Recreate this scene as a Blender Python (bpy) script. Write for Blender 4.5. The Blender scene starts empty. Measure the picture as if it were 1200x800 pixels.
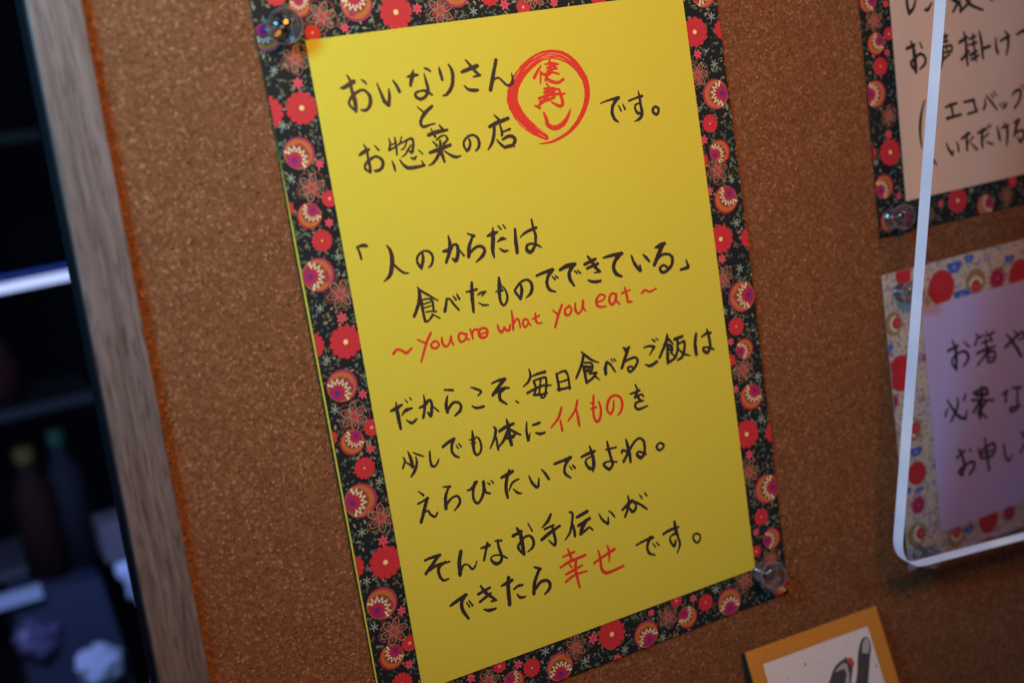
import bpy, bmesh, math, random
from mathutils import Vector, Matrix, noise

PI = math.pi
rnd = random.Random(7)
scene = bpy.context.scene
COL = scene.collection

# ------------------------------------------------------------------ camera, light, exposure
# Everything is laid out in millimetres on the cork board: x right, y up, z out of the board.
# to_world() hangs that board upright in the room.
BOARD = Matrix.Translation((0.8, 0.6, 1.5)) @ Matrix.Rotation(PI / 2, 4, 'X') @ Matrix.Scale(0.001, 4)
def to_world(p): return BOARD @ Vector(p)

cam_data = bpy.data.cameras.new('camera')
cam = bpy.data.objects.new('camera', cam_data); COL.objects.link(cam)
cam_data.sensor_width = 36.0; cam_data.sensor_fit = 'HORIZONTAL'
cam_data.lens = 1520.94 / 1200 * 36
cam_data.clip_start = 0.01; cam_data.clip_end = 50
c_right = Vector((0.88075, -0.15403, 0.44784)); c_up = Vector((0.21927, 0.9708, -0.09733)); c_back = Vector((-0.41977, 0.18392, 0.8888))
rot = Matrix((c_right, c_up, c_back)).transposed()
cam.matrix_world = Matrix.Translation(to_world((-157.69, -31.29, 471.17))) @ (Matrix.Rotation(PI / 2, 3, 'X') @ rot).to_4x4()
cam_data.dof.use_dof = True
cam_data.dof.focus_distance = 0.535
cam_data.dof.aperture_fstop = 5.0
scene.camera = cam

world = bpy.data.worlds.new('World'); scene.world = world; world.use_nodes = True
wb = world.node_tree.nodes['Background']
wb.inputs[0].default_value = (0.62, 0.66, 1.0, 1); wb.inputs[1].default_value = 0.06

def spot_lamp(name, pos, target, radius, power, color, cone, blend):
    l = bpy.data.lights.new(name, 'SPOT'); l.energy = power; l.color = color
    l.shadow_soft_size = radius; l.spot_size = math.radians(cone); l.spot_blend = blend
    o = bpy.data.objects.new(name, l); COL.objects.link(o)
    a = to_world(pos); b = to_world(target)
    o.location = a; o.rotation_euler = (b - a).to_track_quat('-Z', 'Y').to_euler()
    return o
spot_lamp('back_room_fill', (-150, -150, -330), (-70, -420, -600), 0.03, 2.6, (0.34, 0.42, 1.0), 100, 1.0)  # unseen blue spot, added to brighten the bags behind the board
# a warm lamp over the notice and a cold one from the left
spot_lamp('warm_lamp', (60, 105, 430), (35, -15, 0), 0.07, 10.4, (1.0, 0.44, 0.05), 108, 1.0)
spot_lamp('cool_lamp', (-250, 125, 290), (60, 20, 0), 0.05, 11.0, (0.10, 0.64, 0.98), 92, 1.0)
for q, w in (((-420, 650, 850), .75), ((180, 620, 900), .8), ((640, 300, 900), 1.1)):     # unseen square soft boxes, added for pin glints and cool fill
    l = bpy.data.lights.new('fill_softbox', 'AREA'); l.energy = w; l.color = (0.58, 0.66, 1.0); l.shape = 'SQUARE'; l.size = .17
    o = bpy.data.objects.new('fill_softbox', l); COL.objects.link(o); a = to_world(q); b = to_world((150, -150, 0))
    o.location = a; o.rotation_euler = (b - a).to_track_quat('-Z', 'Y').to_euler()

scene.view_settings.view_transform = 'Standard'
scene.view_settings.look = 'None'
scene.view_settings.exposure = 0.0
scene.view_settings.gamma = 1.0
scene.render.engine = 'CYCLES'
scene.cycles.caustics_refractive = False; scene.cycles.caustics_reflective = False

# ------------------------------------------------------------------ materials
MATS = {}
def mat(name, color, rough=0.6, spec=0.5, **kw):
    if name in MATS: return MATS[name]
    m = bpy.data.materials.new(name); m.use_nodes = True
    b = m.node_tree.nodes['Principled BSDF']
    b.inputs['Base Color'].default_value = (*color, 1); b.inputs['Roughness'].default_value = rough
    b.inputs['Specular IOR Level'].default_value = spec
    for k, v in kw.items(): b.inputs[k.replace('_', ' ')].default_value = v
    MATS[name] = m
    return m

class Net:
    def __init__(s, m): s.t = m.node_tree; s.b = s.t.nodes['Principled BSDF']; s.m = m
    def n(s, typ, **kw):
        nd = s.t.nodes.new(typ)
        for k, v in kw.items():
            if hasattr(nd, k): setattr(nd, k, v)
            else: nd.inputs[k].default_value = v
        return nd
    def l(s, a, b): s.t.links.new(a, b)
    def coord(s, scale=(1, 1, 1), rot=(0, 0, 0)):
        tc = s.n('ShaderNodeTexCoord'); mp = s.n('ShaderNodeMapping')
        mp.inputs['Scale'].default_value = scale; mp.inputs['Rotation'].default_value = rot
        s.l(tc.outputs['Object'], mp.inputs['Vector']); return mp.outputs[0]
    def ramp(s, fac, stops):
        r = s.n('ShaderNodeValToRGB'); e = r.color_ramp.elements
        e[0].position, e[0].color = stops[0][0], (*stops[0][1], 1); e[1].position, e[1].color = stops[-1][0], (*stops[-1][1], 1)
        for p, c in stops[1:-1]:
            x = e.new(p); x.color = (*c, 1)
        s.l(fac, r.inputs[0]); return r.outputs[0]
    def mix(s, fac, a, b, mode='MIX'):
        x = s.n('ShaderNodeMix'); x.data_type = 'RGBA'; x.blend_type = mode
        for sock, v in ((x.inputs['Factor'], fac), (x.inputs['A'], a), (x.inputs['B'], b)):
            pass
        ins = [i for i in x.inputs if i.enabled]
        for i, v in zip(ins, (fac, a, b)):
            if hasattr(v, 'links'): s.l(v, i)
            elif isinstance(v, tuple): i.default_value = (*v, 1)
            else: i.default_value = v
        return [o for o in x.outputs if o.enabled][0]
    def bump(s, h, strength, dist):
        b = s.n('ShaderNodeBump'); b.inputs['Strength'].default_value = strength; b.inputs['Distance'].default_value = dist
        s.l(h, b.inputs['Height']); s.l(b.outputs[0], s.b.inputs['Normal'])

def cork_material():
    m = mat('cork', (.3, .15, .07), .92, .15); N = Net(m)
    v = N.coord()
    vo = N.n('ShaderNodeTexVoronoi', Scale=760.0, Randomness=1.0); N.l(v, vo.inputs['Vector'])
    vb = N.n('ShaderNodeTexVoronoi', Scale=1300.0, Randomness=1.0); N.l(v, vb.inputs['Vector'])
    ns = N.n('ShaderNodeTexNoise', Scale=1400.0, Detail=3.0, Roughness=.65); N.l(v, ns.inputs['Vector'])
    big = N.n('ShaderNodeTexNoise', Scale=26.0, Detail=4.0, Roughness=.6); N.l(v, big.inputs['Vector'])
    sep = N.n('ShaderNodeSeparateColor'); N.l(vo.outputs['Color'], sep.inputs[0])
    sb = N.n('ShaderNodeSeparateColor'); N.l(vb.outputs['Color'], sb.inputs[0])
    c1 = N.ramp(sep.outputs[0], [(0, (.19, .079, .032)), (.25, (.28, .123, .052)), (.6, (.35, .158, .069)), (.9, (.42, .195, .086)), (1, (.60, .33, .17))])
    c2 = N.ramp(sb.outputs[1], [(0, (.21, .088, .036)), (.5, (.33, .148, .064)), (.9, (.42, .195, .09)), (1, (.95, .62, .38))])
    c = N.mix(.5, c1, c2)
    dark = N.ramp(sb.outputs[2], [(0, (.22, .18, .15)), (.07, (.9, .9, .9)), (.1, (1, 1, 1)), (1, (1, 1, 1))])
    c = N.mix(.8, c, dark, 'MULTIPLY')
    c = N.mix(.45, c, N.ramp(ns.outputs[0], [(.3, (.55, .5, .45)), (.7, (1.0, 1.0, 1.0))]), 'MULTIPLY')
    c = N.mix(.35, c, N.ramp(big.outputs[0], [(.3, (.72, .68, .64)), (.7, (1, 1, 1))]), 'MULTIPLY')
    c = N.mix(1.0, c, (.38, .33, .31), 'MULTIPLY')
    hs = N.n('ShaderNodeHueSaturation', Value=1.35); N.l(c, hs.inputs['Color'])
    N.l(hs.outputs[0], N.b.inputs['Base Color'])
    h = N.mix(.5, vo.outputs['Distance'], ns.outputs[0])
    N.bump(h, .65, .0009)
    return m

def paper_material(name, color, rough=.7, fib=.03, spec=.25):
    m = mat(name, color, rough, spec); N = Net(m); v = N.coord(rot=(.61, .47, .3))
    n1 = N.n('ShaderNodeTexNoise', Scale=900.0, Detail=5.0, Roughness=.7); N.l(v, n1.inputs['Vector'])
    n2 = N.n('ShaderNodeTexNoise', Scale=45.0, Detail=4.0); N.l(v, n2.inputs['Vector'])
    lo = tuple(x * (1 - fib * 2) for x in color); hi = tuple(min(1, x * (1 + fib)) for x in color)
    c = N.ramp(n1.outputs[0], [(.3, lo), (.7, hi)])
    N.l(c, N.b.inputs['Base Color'])
    N.bump(n1.outputs[0], .16, .0001)
    return m

def wood_material():
    m = mat('frame_wood', (.2, .15, .13), .55, .3); N = Net(m)
    v = N.coord((1, .045, 1))
    n1 = N.n('ShaderNodeTexNoise', Scale=420.0, Detail=6.0, Roughness=.65, Distortion=.6); N.l(v, n1.inputs['Vector'])
    v2 = N.coord((1, .09, 1))
    n2 = N.n('ShaderNodeTexNoise', Scale=900.0, Detail=3.0, Roughness=.5); N.l(v2, n2.inputs['Vector'])
    n3 = N.n('ShaderNodeTexNoise', Scale=90.0, Detail=3.0); N.l(v2, n3.inputs['Vector'])
    c = N.ramp(n1.outputs[0], [(.28, (.105, .07, .055)), (.45, (.25, .19, .155)), (.6, (.34, .265, .22)), (.8, (.42, .34, .285))])
    c = N.mix(.7, c, N.ramp(n2.outputs[0], [(.36, (.42, .38, .36)), (.46, (1, 1, 1))]), 'MULTIPLY')
    c = N.mix(.5, c, N.ramp(n3.outputs[0], [(.3, (.7, .66, .64)), (.7, (1, 1, 1))]), 'MULTIPLY')
    c = N.mix(1.0, c, (.38, .37, .44), 'MULTIPLY')
    N.l(c, N.b.inputs['Base Color']); N.bump(n1.outputs[0], .3, .0003)
    return m

CORK = cork_material()
WOOD = wood_material()
YELLOW = paper_material('yellow_paper', (.475, .415, .042), .75, .03, .08)
BEIGE = paper_material('beige_paper', (.55, .375, .30))
LAVENDER = paper_material('lavender_paper', (.43, .345, .63))
BLACKPRINT = paper_material('black_print_paper', (.010, .012, .015), .65, .1, .1)
CREAMPRINT = paper_material('cream_print_paper', (.46, .37, .32), .6)
INK_K = mat('black_ink', (.022, .016, .016), .5, .3)
INK_R2 = mat('thin_red_ink', (.72, .34, .09), .55, .3)
INK_R = mat('red_ink', (.48, .026, .014), .55, .3)
def P(name, c): return mat(name, c, .6, .25)
P_RED = P('print_red', (.40, .020, .030)); P_RED2 = P('print_deep_red', (.32, .015, .026)); P_PINK = P('print_pink', (.46, .06, .09))
P_MAG = P('print_magenta', (.26, .010, .09)); P_PUR = P('print_purple', (.10, .015, .10)); P_ORG = P('print_orange', (.34, .105, .025))
P_BRN = P('print_brown', (.19, .04, .02)); P_CRM = P('print_cream', (.56, .50, .36)); P_YEL = P('print_yellow', (.66, .48, .13))
P_GRN = P('print_green', (.05, .075, .045)); P_OLV = P('print_olive', (.09, .10, .05)); P_GRY = P('print_grey_green', (.20, .26, .22))
P_RIM = P('print_wine', (.27, .02, .07)); P_TEAL = P('print_teal', (.07, .13, .12)); P_TAN = P('print_tan', (.22, .19, .12)); P_MAR = P('print_maroon', (.24, .035, .035)); P_BLU = P('print_blue', (.03, .10, .42)); P_VIO = P('print_violet', (.25, .16, .36))
P_LTN = P('print_light_grey_blue', (.33, .38, .40))

GLASS = mat('clear_plastic', (1, 1, 1), .015, .5, IOR=1.49, Transmission_Weight=1.0)
def _soften_glass(m):
    t = m.node_tree; tr = t.nodes.new('ShaderNodeBsdfTransparent'); tr.inputs[0].default_value = (.93, .93, .98, 1)
    mx = t.nodes.new('ShaderNodeMixShader'); mx.inputs[0].default_value = .7
    o = t.nodes['Material Output']; t.links.new(tr.outputs[0], mx.inputs[1]); t.links.new(t.nodes['Principled BSDF'].outputs[0], mx.inputs[2])
    df = t.nodes.new('ShaderNodeBsdfTranslucent'); df.inputs[0].default_value = (.75, .75, .88, 1); gl = t.nodes.new('ShaderNodeBsdfDiffuse'); gl.inputs[0].default_value = (.75, .74, .88, 1)
    ad = t.nodes.new('ShaderNodeMixShader'); t.links.new(df.outputs[0], ad.inputs[1]); t.links.new(gl.outputs[0], ad.inputs[2])
    lw = t.nodes.new('ShaderNodeLayerWeight'); lw.inputs[0].default_value = .35
    mr = t.nodes.new('ShaderNodeMapRange'); mr.inputs[1].default_value = .35; mr.inputs[3].default_value = .0; mr.inputs[4].default_value = .6; t.links.new(lw.outputs['Facing'], mr.inputs[0])  # milky rim by view angle, painted in as ring highlights on the pins
    m2 = t.nodes.new('ShaderNodeMixShader'); t.links.new(mr.outputs[0], m2.inputs[0]); t.links.new(mx.outputs[0], m2.inputs[1]); t.links.new(ad.outputs[0], m2.inputs[2]); t.links.new(m2.outputs[0], o.inputs[0])
_soften_glass(GLASS)
STEEL = mat('steel_needle', (.6, .6, .6), .25, .5, Metallic=1.0)

def clear_sheet_material():
    m = bpy.data.materials.new('clear_acrylic_face'); m.use_nodes = True; t = m.node_tree; t.nodes.clear()
    out = t.nodes.new('ShaderNodeOutputMaterial'); tr = t.nodes.new('ShaderNodeBsdfTransparent'); tr.inputs[0].default_value = (.97, .97, .985, 1)
    gl = t.nodes.new('ShaderNodeBsdfGlossy'); gl.inputs['Roughness'].default_value = .03
    fr = t.nodes.new('ShaderNodeFresnel'); fr.inputs[0].default_value = 1.22
    mx = t.nodes.new('ShaderNodeMixShader')
    t.links.new(fr.outputs[0], mx.inputs[0]); t.links.new(tr.outputs[0], mx.inputs[1]); t.links.new(gl.outputs[0], mx.inputs[2]); t.links.new(mx.outputs[0], out.inputs[0])
    return m
ACRYLIC = clear_sheet_material()
EDGE = mat('acrylic_edge_painted_glow', (.30, .36, .48), .35, .5, Emission_Color=(.62, .67, 1.0, 1), Emission_Strength=.33)  # bluish emission painted in for cool light caught by the edge
def _edge_glow_variation():
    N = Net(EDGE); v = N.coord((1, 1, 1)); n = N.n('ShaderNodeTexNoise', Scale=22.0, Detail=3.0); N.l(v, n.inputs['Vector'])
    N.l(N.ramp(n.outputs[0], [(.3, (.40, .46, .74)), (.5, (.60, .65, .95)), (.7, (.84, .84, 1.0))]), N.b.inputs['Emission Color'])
_edge_glow_variation()

# ------------------------------------------------------------------ object helpers
def setp(o, label=None, cat=None, group=None, kind=None):
    if label: o['label'] = label
    if cat: o['category'] = cat
    if group: o['group'] = group
    if kind: o['kind'] = kind
    return o
def thing(name, base, label, cat, group=None):
    o = bpy.data.objects.new(name, None); COL.objects.link(o)
    o.empty_display_size = .01
    o.location = to_world(base); o.rotation_euler = (PI / 2, 0, 0); o['_b'] = list(base)
    return setp(o, label, cat, group)
def obj(name, bm, mats, parent=None, base=None, smooth=False):
    """one mesh object from a bmesh in board millimetres"""
    b = Vector(parent['_b']) if parent else Vector(base or (0, 0, 0))
    for v in bm.verts: v.co = (v.co - b) * .001
    if smooth:
        for f in bm.faces: f.smooth = True
    me = bpy.data.meshes.new(name); bm.to_mesh(me); bm.free()
    for m in (mats if isinstance(mats, (list, tuple)) else [mats]): me.materials.append(m)
    o = bpy.data.objects.new(name, me); COL.objects.link(o); o['_b'] = list(b)
    if parent: o.parent = parent
    else: o.location = to_world(b); o.rotation_euler = (PI / 2, 0, 0)
    return o
def box(bm, lo, hi, bevel=0, mi=0):
    m = Matrix.Translation([(a + b) / 2 for a, b in zip(lo, hi)]) @ Matrix.Diagonal([b - a for a, b in zip(lo, hi)] + [1])
    r = bmesh.ops.create_cube(bm, size=1, matrix=m)
    if bevel:
        es = list({e for v in r['verts'] for e in v.link_edges})
        bmesh.ops.bevel(bm, geom=es, offset=bevel, segments=2, affect='EDGES', profile=.5)
    return bm
def rotz(bm, a, c=(0, 0, 0)):
    bmesh.ops.rotate(bm, verts=bm.verts, cent=c, matrix=Matrix.Rotation(a, 3, 'Z'))
def lathe(bm, prof, c, seg=40):
    rings = []
    for r, z in prof:
        if r < 1e-6: rings.append([bm.verts.new((c[0], c[1], c[2] + z))])
        else: rings.append([bm.verts.new((c[0] + r * math.cos(2 * PI * k / seg), c[1] + r * math.sin(2 * PI * k / seg), c[2] + z)) for k in range(seg)])
    for a, b in zip(rings, rings[1:]):
        for k in range(seg):
            k2 = (k + 1) % seg
            vs = [a[k % len(a)], a[k2 % len(a)], b[k2 % len(b)], b[k % len(b)]]
            u = []
            for v in vs:
                if v not in u: u.append(v)
            if len(u) > 2: bm.faces.new(u)
    bmesh.ops.recalc_face_normals(bm, faces=bm.faces)
def prism(bm, pts, z0, z1):
    a = [bm.verts.new((x, y, z0)) for x, y in pts]; b = [bm.verts.new((x, y, z1)) for x, y in pts]
    bm.faces.new(a[::-1]); bm.faces.new(b)
    for i in range(len(pts)):
        j = (i + 1) % len(pts); bm.faces.new((a[i], a[j], b[j], b[i]))
    bmesh.ops.recalc_face_normals(bm, faces=bm.faces)

INK = {
 'A1': ('k', "207,-376,16,238,-374,32,316,-344,36;272,-289,12,291,-333,22,290,-397,26,299,-455,32,299,-519,32,297,-565,21;297,-565,19,254,-510,21,260,-475,22,302,-436,28,376,-413,21,420,-453,26,424,-505,31,403,-547,29,368,-565,24,333,-556,10;380,-335,10,401,-354,19,415,-378,10;500,-380,11,518,-454,22,537,-521,30,565,-554,27;567,-551,27,583,-488,25,587,-434,11;631,-375,11,653,-414,22,671,-465,27;754,-366,15,801,-362,33,844,-362,17;810,-323,12,793,-368,34,768,-433,23;903,-317,11,930,-330,21,953,-351,12;896,-359,9,904,-428,23,908,-488,26,879,-530,27,832,-545,27,796,-518,24,804,-493,20,844,-484,17,886,-490,23,912,-508,21,936,-528,14;1028,-330,13,1033,-373,26,1040,-427,20;1111,-315,12,1132,-367,28,1129,-432,29,1105,-495,31,1060,-538,26,1022,-546,11;1217,-388,28,1275,-375,34,1353,-359,34;1262,-301,12,1301,-355,23,1337,-407,23,1366,-434,20;1366,-434,20,1308,-437,14;1216,-493,9,1247,-528,23,1290,-541,29,1327,-544,23;1525,-334,28,1481,-446,33,1438,-557,33;1452,-522,24,1481,-486,16,1521,-474,16,1551,-502,17,1587,-540,19,1621,-542,27,1645,-514,24,1644,-454,8"),
 'A2': ('k', "797,-600,11,842,-649,20;918,-614,27,865,-646,33,821,-686,30,802,-729,27,823,-757,26,867,-752,20,919,-746,14"),
 'A3': ('k', "262,-887,22,304,-868,32,341,-858,27;310,-814,11,326,-859,22,327,-911,22,329,-976,27,326,-1029,21;326,-1029,19,290,-996,21,296,-964,22,341,-933,25,392,-918,21,433,-947,27,440,-981,28,416,-1017,28,372,-1026,22,356,-1017,11;397,-837,11,423,-874,18;520,-801,11,526,-838,18,508,-887,23;518,-853,14,576,-844,15;511,-889,20,541,-879,17,571,-870,14;570,-802,15,570,-858,21,565,-933,15;626,-804,11,604,-850,17,579,-866,12;618,-851,17,664,-836,17,706,-830,21,715,-861,21,706,-899,23,690,-935,23,670,-919,18;662,-846,14,636,-888,15,609,-900,12;693,-877,13,660,-911,17,634,-940,15,602,-955,11;516,-974,11,524,-1008,21,530,-1049,17;581,-974,11,602,-1014,21,639,-1045,29,696,-1051,29,776,-1049,21;776,-1049,20,758,-1012,11;673,-973,12,701,-984,23,722,-968,12;748,-925,11,775,-959,15;850,-825,30,922,-813,34,1014,-810,22;880,-780,11,905,-847,21;953,-761,12,973,-794,23,983,-809,12;913,-871,17,944,-853,17,979,-845,15;992,-853,17,1004,-882,20,963,-912,23;877,-879,11,907,-917,22;837,-959,23,912,-948,34,1019,-928,28;939,-882,20,934,-968,31,949,-1047,20;926,-953,28,895,-1002,28,851,-1041,22,812,-1055,11;960,-965,12,1005,-1003,20,1046,-1026,25,1094,-1026,13;1187,-907,16,1192,-941,22,1174,-979,27,1152,-996,23;1152,-996,20,1134,-952,19,1144,-914,20,1183,-886,20,1229,-883,20,1262,-912,24,1269,-953,25,1251,-991,24,1226,-1007,13;1437,-756,11,1472,-798,24;1381,-839,28,1453,-819,35,1553,-800,30;1421,-848,28,1407,-907,28,1382,-964,28,1338,-1015,13;1473,-835,13,1480,-884,22,1477,-924,21;1485,-898,14,1553,-885,22;1479,-955,22,1532,-938,27,1573,-949,29,1586,-979,29,1558,-1012,27,1503,-1017,29;1426,-950,11,1454,-989,21,1485,-1021,24;1558,-1012,19,1571,-1028,14"),
 'SC': ('r', "1873,-1000,47,1790,-938,76,1702,-856,91,1644,-765,98,1619,-673,98,1632,-601,95,1674,-528,88,1749,-454,87,1845,-392,81,1945,-357,75,2041,-355,72,2132,-384,79,2210,-442,70,2267,-515,62,2305,-603,57,2308,-701,53,2283,-781,48,2237,-858,43,2168,-932,38,2085,-989,30,1990,-1025,26,1907,-1043,21,1804,-1042,10"),
 'ST': ('r', "1917,-432,16,1879,-471,25,1841,-517,29;1908,-475,19,1890,-568,16;1957,-425,16,2013,-424,25,2076,-439,19;1968,-454,20,2041,-450,20;1968,-479,20,2057,-468,20;1948,-502,23,2001,-494,20,2069,-515,19;2003,-392,19,2001,-446,27,1987,-506,25;2043,-434,20,2049,-473,20;1922,-496,25,1956,-515,23;1967,-510,20,1940,-551,25;1947,-531,25,1989,-564,29,2050,-583,27,2102,-565,25;1944,-575,16,1962,-605,20;1917,-614,20,2011,-620,16;1912,-646,25,1978,-631,25,2041,-636,20;1933,-635,37,1994,-651,33;1856,-683,23,1971,-669,27,2098,-679,16;1966,-606,20,1944,-664,25,1892,-712,29,1842,-739,20;1861,-711,23,1933,-707,25,1999,-694,23;2050,-631,15,2061,-694,27,2065,-753,29,2034,-770,27,1965,-728,15;1811,-735,16,1851,-758,25;1881,-800,15,1895,-857,31,1900,-899,37,1935,-928,40,1982,-935,42,2042,-913,42,2089,-871,31,2128,-811,12"),
 'A4': ('k', "2419,-804,12,2505,-788,20,2598,-782,32;2589,-785,32,2539,-831,32,2518,-885,32,2529,-943,32,2565,-980,14;2587,-845,12,2605,-890,19;2630,-841,12,2644,-882,22;2692,-821,19,2762,-808,20,2827,-801,26;2797,-754,12,2801,-804,24,2802,-876,27,2805,-941,32,2777,-979,31,2723,-997,10;2797,-854,17,2754,-862,19,2744,-896,22,2767,-935,27,2806,-934,26;2944,-903,22,2969,-921,26,2967,-951,28,2942,-971,26,2916,-949,27,2917,-921,27,2944,-903,22"),
 'B1': ('k', "195,-1574,20,166,-1562,30,109,-1565,16;111,-1565,16,123,-1604,21,130,-1661,19;354,-1598,12,377,-1646,30,379,-1713,38,363,-1778,38,335,-1833,33,278,-1868,9;385,-1755,20,420,-1799,21,458,-1834,20,499,-1845,11;637,-1710,20,634,-1764,29,608,-1826,29;608,-1826,25,584,-1781,22,592,-1735,22,635,-1703,19,678,-1704,19,710,-1731,22,717,-1773,23,698,-1817,23,669,-1835,13;815,-1734,23,869,-1733,38,905,-1701,24,937,-1707,26,941,-1754,32,912,-1826,33,882,-1804,18;878,-1623,14,881,-1681,31,867,-1747,33,825,-1824,26;948,-1740,12,984,-1801,19;1043,-1634,12,1098,-1664,26;1081,-1672,23,1041,-1742,32,1025,-1817,32;1032,-1795,26,1089,-1759,25,1142,-1755,25,1170,-1791,28,1145,-1833,32,1082,-1871,14;1214,-1686,18,1268,-1676,39,1308,-1672,18;1272,-1630,14,1260,-1714,37,1241,-1804,34,1243,-1867,16;1321,-1624,13,1341,-1655,16;1364,-1624,13,1381,-1654,16;1295,-1748,14,1337,-1732,30,1370,-1739,16;1302,-1804,13,1336,-1832,23,1375,-1836,16;1465,-1678,23,1456,-1775,34,1454,-1865,34;1501,-1748,13,1568,-1717,25,1656,-1701,27;1625,-1625,16,1630,-1697,24,1640,-1770,26,1618,-1845,27,1575,-1885,35,1543,-1863,29,1554,-1825,25,1604,-1823,20,1645,-1842,20,1677,-1868,11"),
 'B2': ('k', "546,-1967,12,579,-2005,20,637,-2054,20,701,-2106,13;557,-1986,23,551,-2060,37,521,-2123,31,480,-2186,28;574,-2072,16,632,-2078,16,654,-2103,23,652,-2171,20;575,-2108,16,635,-2104,14;577,-2138,14,637,-2135,13;585,-2174,16,629,-2177,14,675,-2190,16;561,-2083,26,561,-2165,25,564,-2242,23;563,-2245,22,594,-2245,20,642,-2207,19;632,-2201,16,694,-2248,13;744,-2201,30,765,-2147,25,776,-2108,20;776,-2108,19,804,-2117,19,832,-2168,21,867,-2217,17;834,-2096,11,854,-2131,21;869,-2089,13,884,-2131,22;953,-2089,14,1006,-2090,24,1049,-2085,21;1013,-2025,24,998,-2126,35,988,-2261,22;1048,-2133,13,1076,-2122,22,1123,-2121,16;1123,-2121,15,1083,-2148,16;1044,-2196,10,1082,-2223,18,1127,-2231,13;1255,-2032,21,1250,-2102,39,1237,-2177,29,1239,-2233,23,1261,-2263,21,1293,-2238,23,1305,-2191,21,1294,-2139,16,1273,-2106,11;1212,-2140,15,1270,-2141,23;1441,-2134,21,1440,-2183,31,1418,-2243,25;1418,-2243,21,1382,-2178,23,1390,-2152,24,1445,-2110,23,1494,-2099,20,1530,-2124,25,1538,-2168,30,1518,-2214,30,1469,-2246,10;1592,-2087,21,1658,-2075,28,1748,-2068,33;1739,-2073,36,1696,-2115,31,1678,-2168,28,1693,-2222,27,1745,-2252,15;1735,-2122,12,1758,-2149,20;1764,-2118,12,1784,-2143,18;1815,-2081,27,1887,-2063,40,1961,-2064,33;1943,-2071,37,1898,-2119,33,1896,-2177,32,1925,-2237,19;1948,-2115,12,1968,-2141,17;1976,-2117,12,2000,-2147,17;2052,-2082,31,2159,-2059,29;2069,-2120,27,2176,-2101,27;2088,-2020,16,2121,-2072,29,2152,-2132,29,2188,-2171,21;2186,-2171,19,2131,-2169,12;2060,-2218,14,2113,-2243,29,2180,-2249,23;2237,-2063,17,2312,-2059,29,2417,-2061,34;2395,-2066,42,2340,-2115,34,2321,-2166,32,2338,-2220,34,2386,-2251,21;2508,-2097,15,2528,-2170,28,2571,-2239,30;2578,-2237,30,2579,-2190,13;2624,-2111,15,2651,-2144,28,2676,-2181,19;2750,-2075,15,2794,-2069,41,2851,-2057,32;2828,-2062,43,2778,-2136,41,2721,-2218,32;2733,-2192,26,2803,-2150,26,2869,-2154,24,2907,-2189,28,2892,-2252,31,2836,-2292,30,2791,-2297,30,2770,-2257,24,2811,-2240,22,2841,-2260,24;3044,-2239,13,3058,-2299,29;3051,-2307,33,2977,-2311,22"),
 'EN': ('r', "253,-2433,27,290,-2410,22,328,-2427,22,364,-2454,26,414,-2427,19;474,-2371,14,522,-2405,19,554,-2408,14;595,-2347,23,545,-2414,24,474,-2550,19;620,-2415,18,584,-2431,21,586,-2462,21,618,-2474,21,647,-2453,21,631,-2422,18,607,-2416,18;681,-2402,18,678,-2444,23,697,-2476,23,728,-2471,19,760,-2411,19;760,-2411,21,758,-2446,19,769,-2480,18;890,-2421,18,842,-2402,23,823,-2437,23,838,-2472,23,874,-2465,20,898,-2423,20;898,-2423,18,891,-2453,18,913,-2474,16;934,-2391,18,946,-2469,18;943,-2441,14,962,-2405,20,1000,-2406,20;1015,-2449,16,1076,-2443,18,1072,-2415,20,1031,-2405,23,1004,-2434,25,1018,-2477,25,1061,-2479,22,1089,-2445,14;1177,-2408,16,1185,-2452,23,1208,-2475,23,1234,-2438,16;1234,-2438,16,1249,-2466,23,1276,-2469,23,1290,-2429,16;1321,-2322,16,1320,-2393,23,1310,-2476,21;1319,-2435,16,1351,-2399,18,1373,-2411,18,1378,-2473,16;1454,-2425,16,1423,-2415,20,1406,-2447,21,1420,-2479,18,1452,-2457,18,1457,-2426,16;1457,-2426,15,1457,-2451,15,1476,-2477,13;1532,-2385,15,1526,-2445,23,1541,-2473,18,1577,-2478,15;1497,-2428,15,1564,-2413,18;1692,-2398,13,1727,-2431,18;1786,-2371,22,1741,-2441,25,1692,-2539,22;1852,-2389,19,1806,-2419,22,1808,-2459,22,1844,-2463,20,1867,-2424,19,1848,-2391,18;1911,-2383,17,1903,-2432,22,1921,-2472,22,1961,-2452,19,1987,-2377,20;1987,-2377,22,1981,-2434,17,1996,-2467,14;2117,-2419,17,2178,-2410,17,2199,-2381,19,2160,-2362,19,2118,-2390,24,2111,-2433,24,2135,-2461,22,2197,-2469,15;2309,-2386,17,2264,-2376,21,2235,-2422,24,2249,-2466,24,2286,-2448,21,2309,-2386,19;2312,-2394,19,2303,-2444,19,2332,-2479,16;2400,-2349,17,2410,-2422,23,2414,-2475,23,2451,-2483,19;2363,-2393,19,2446,-2381,17;2559,-2431,23,2597,-2412,19,2637,-2436,19,2705,-2423,19"),
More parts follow.
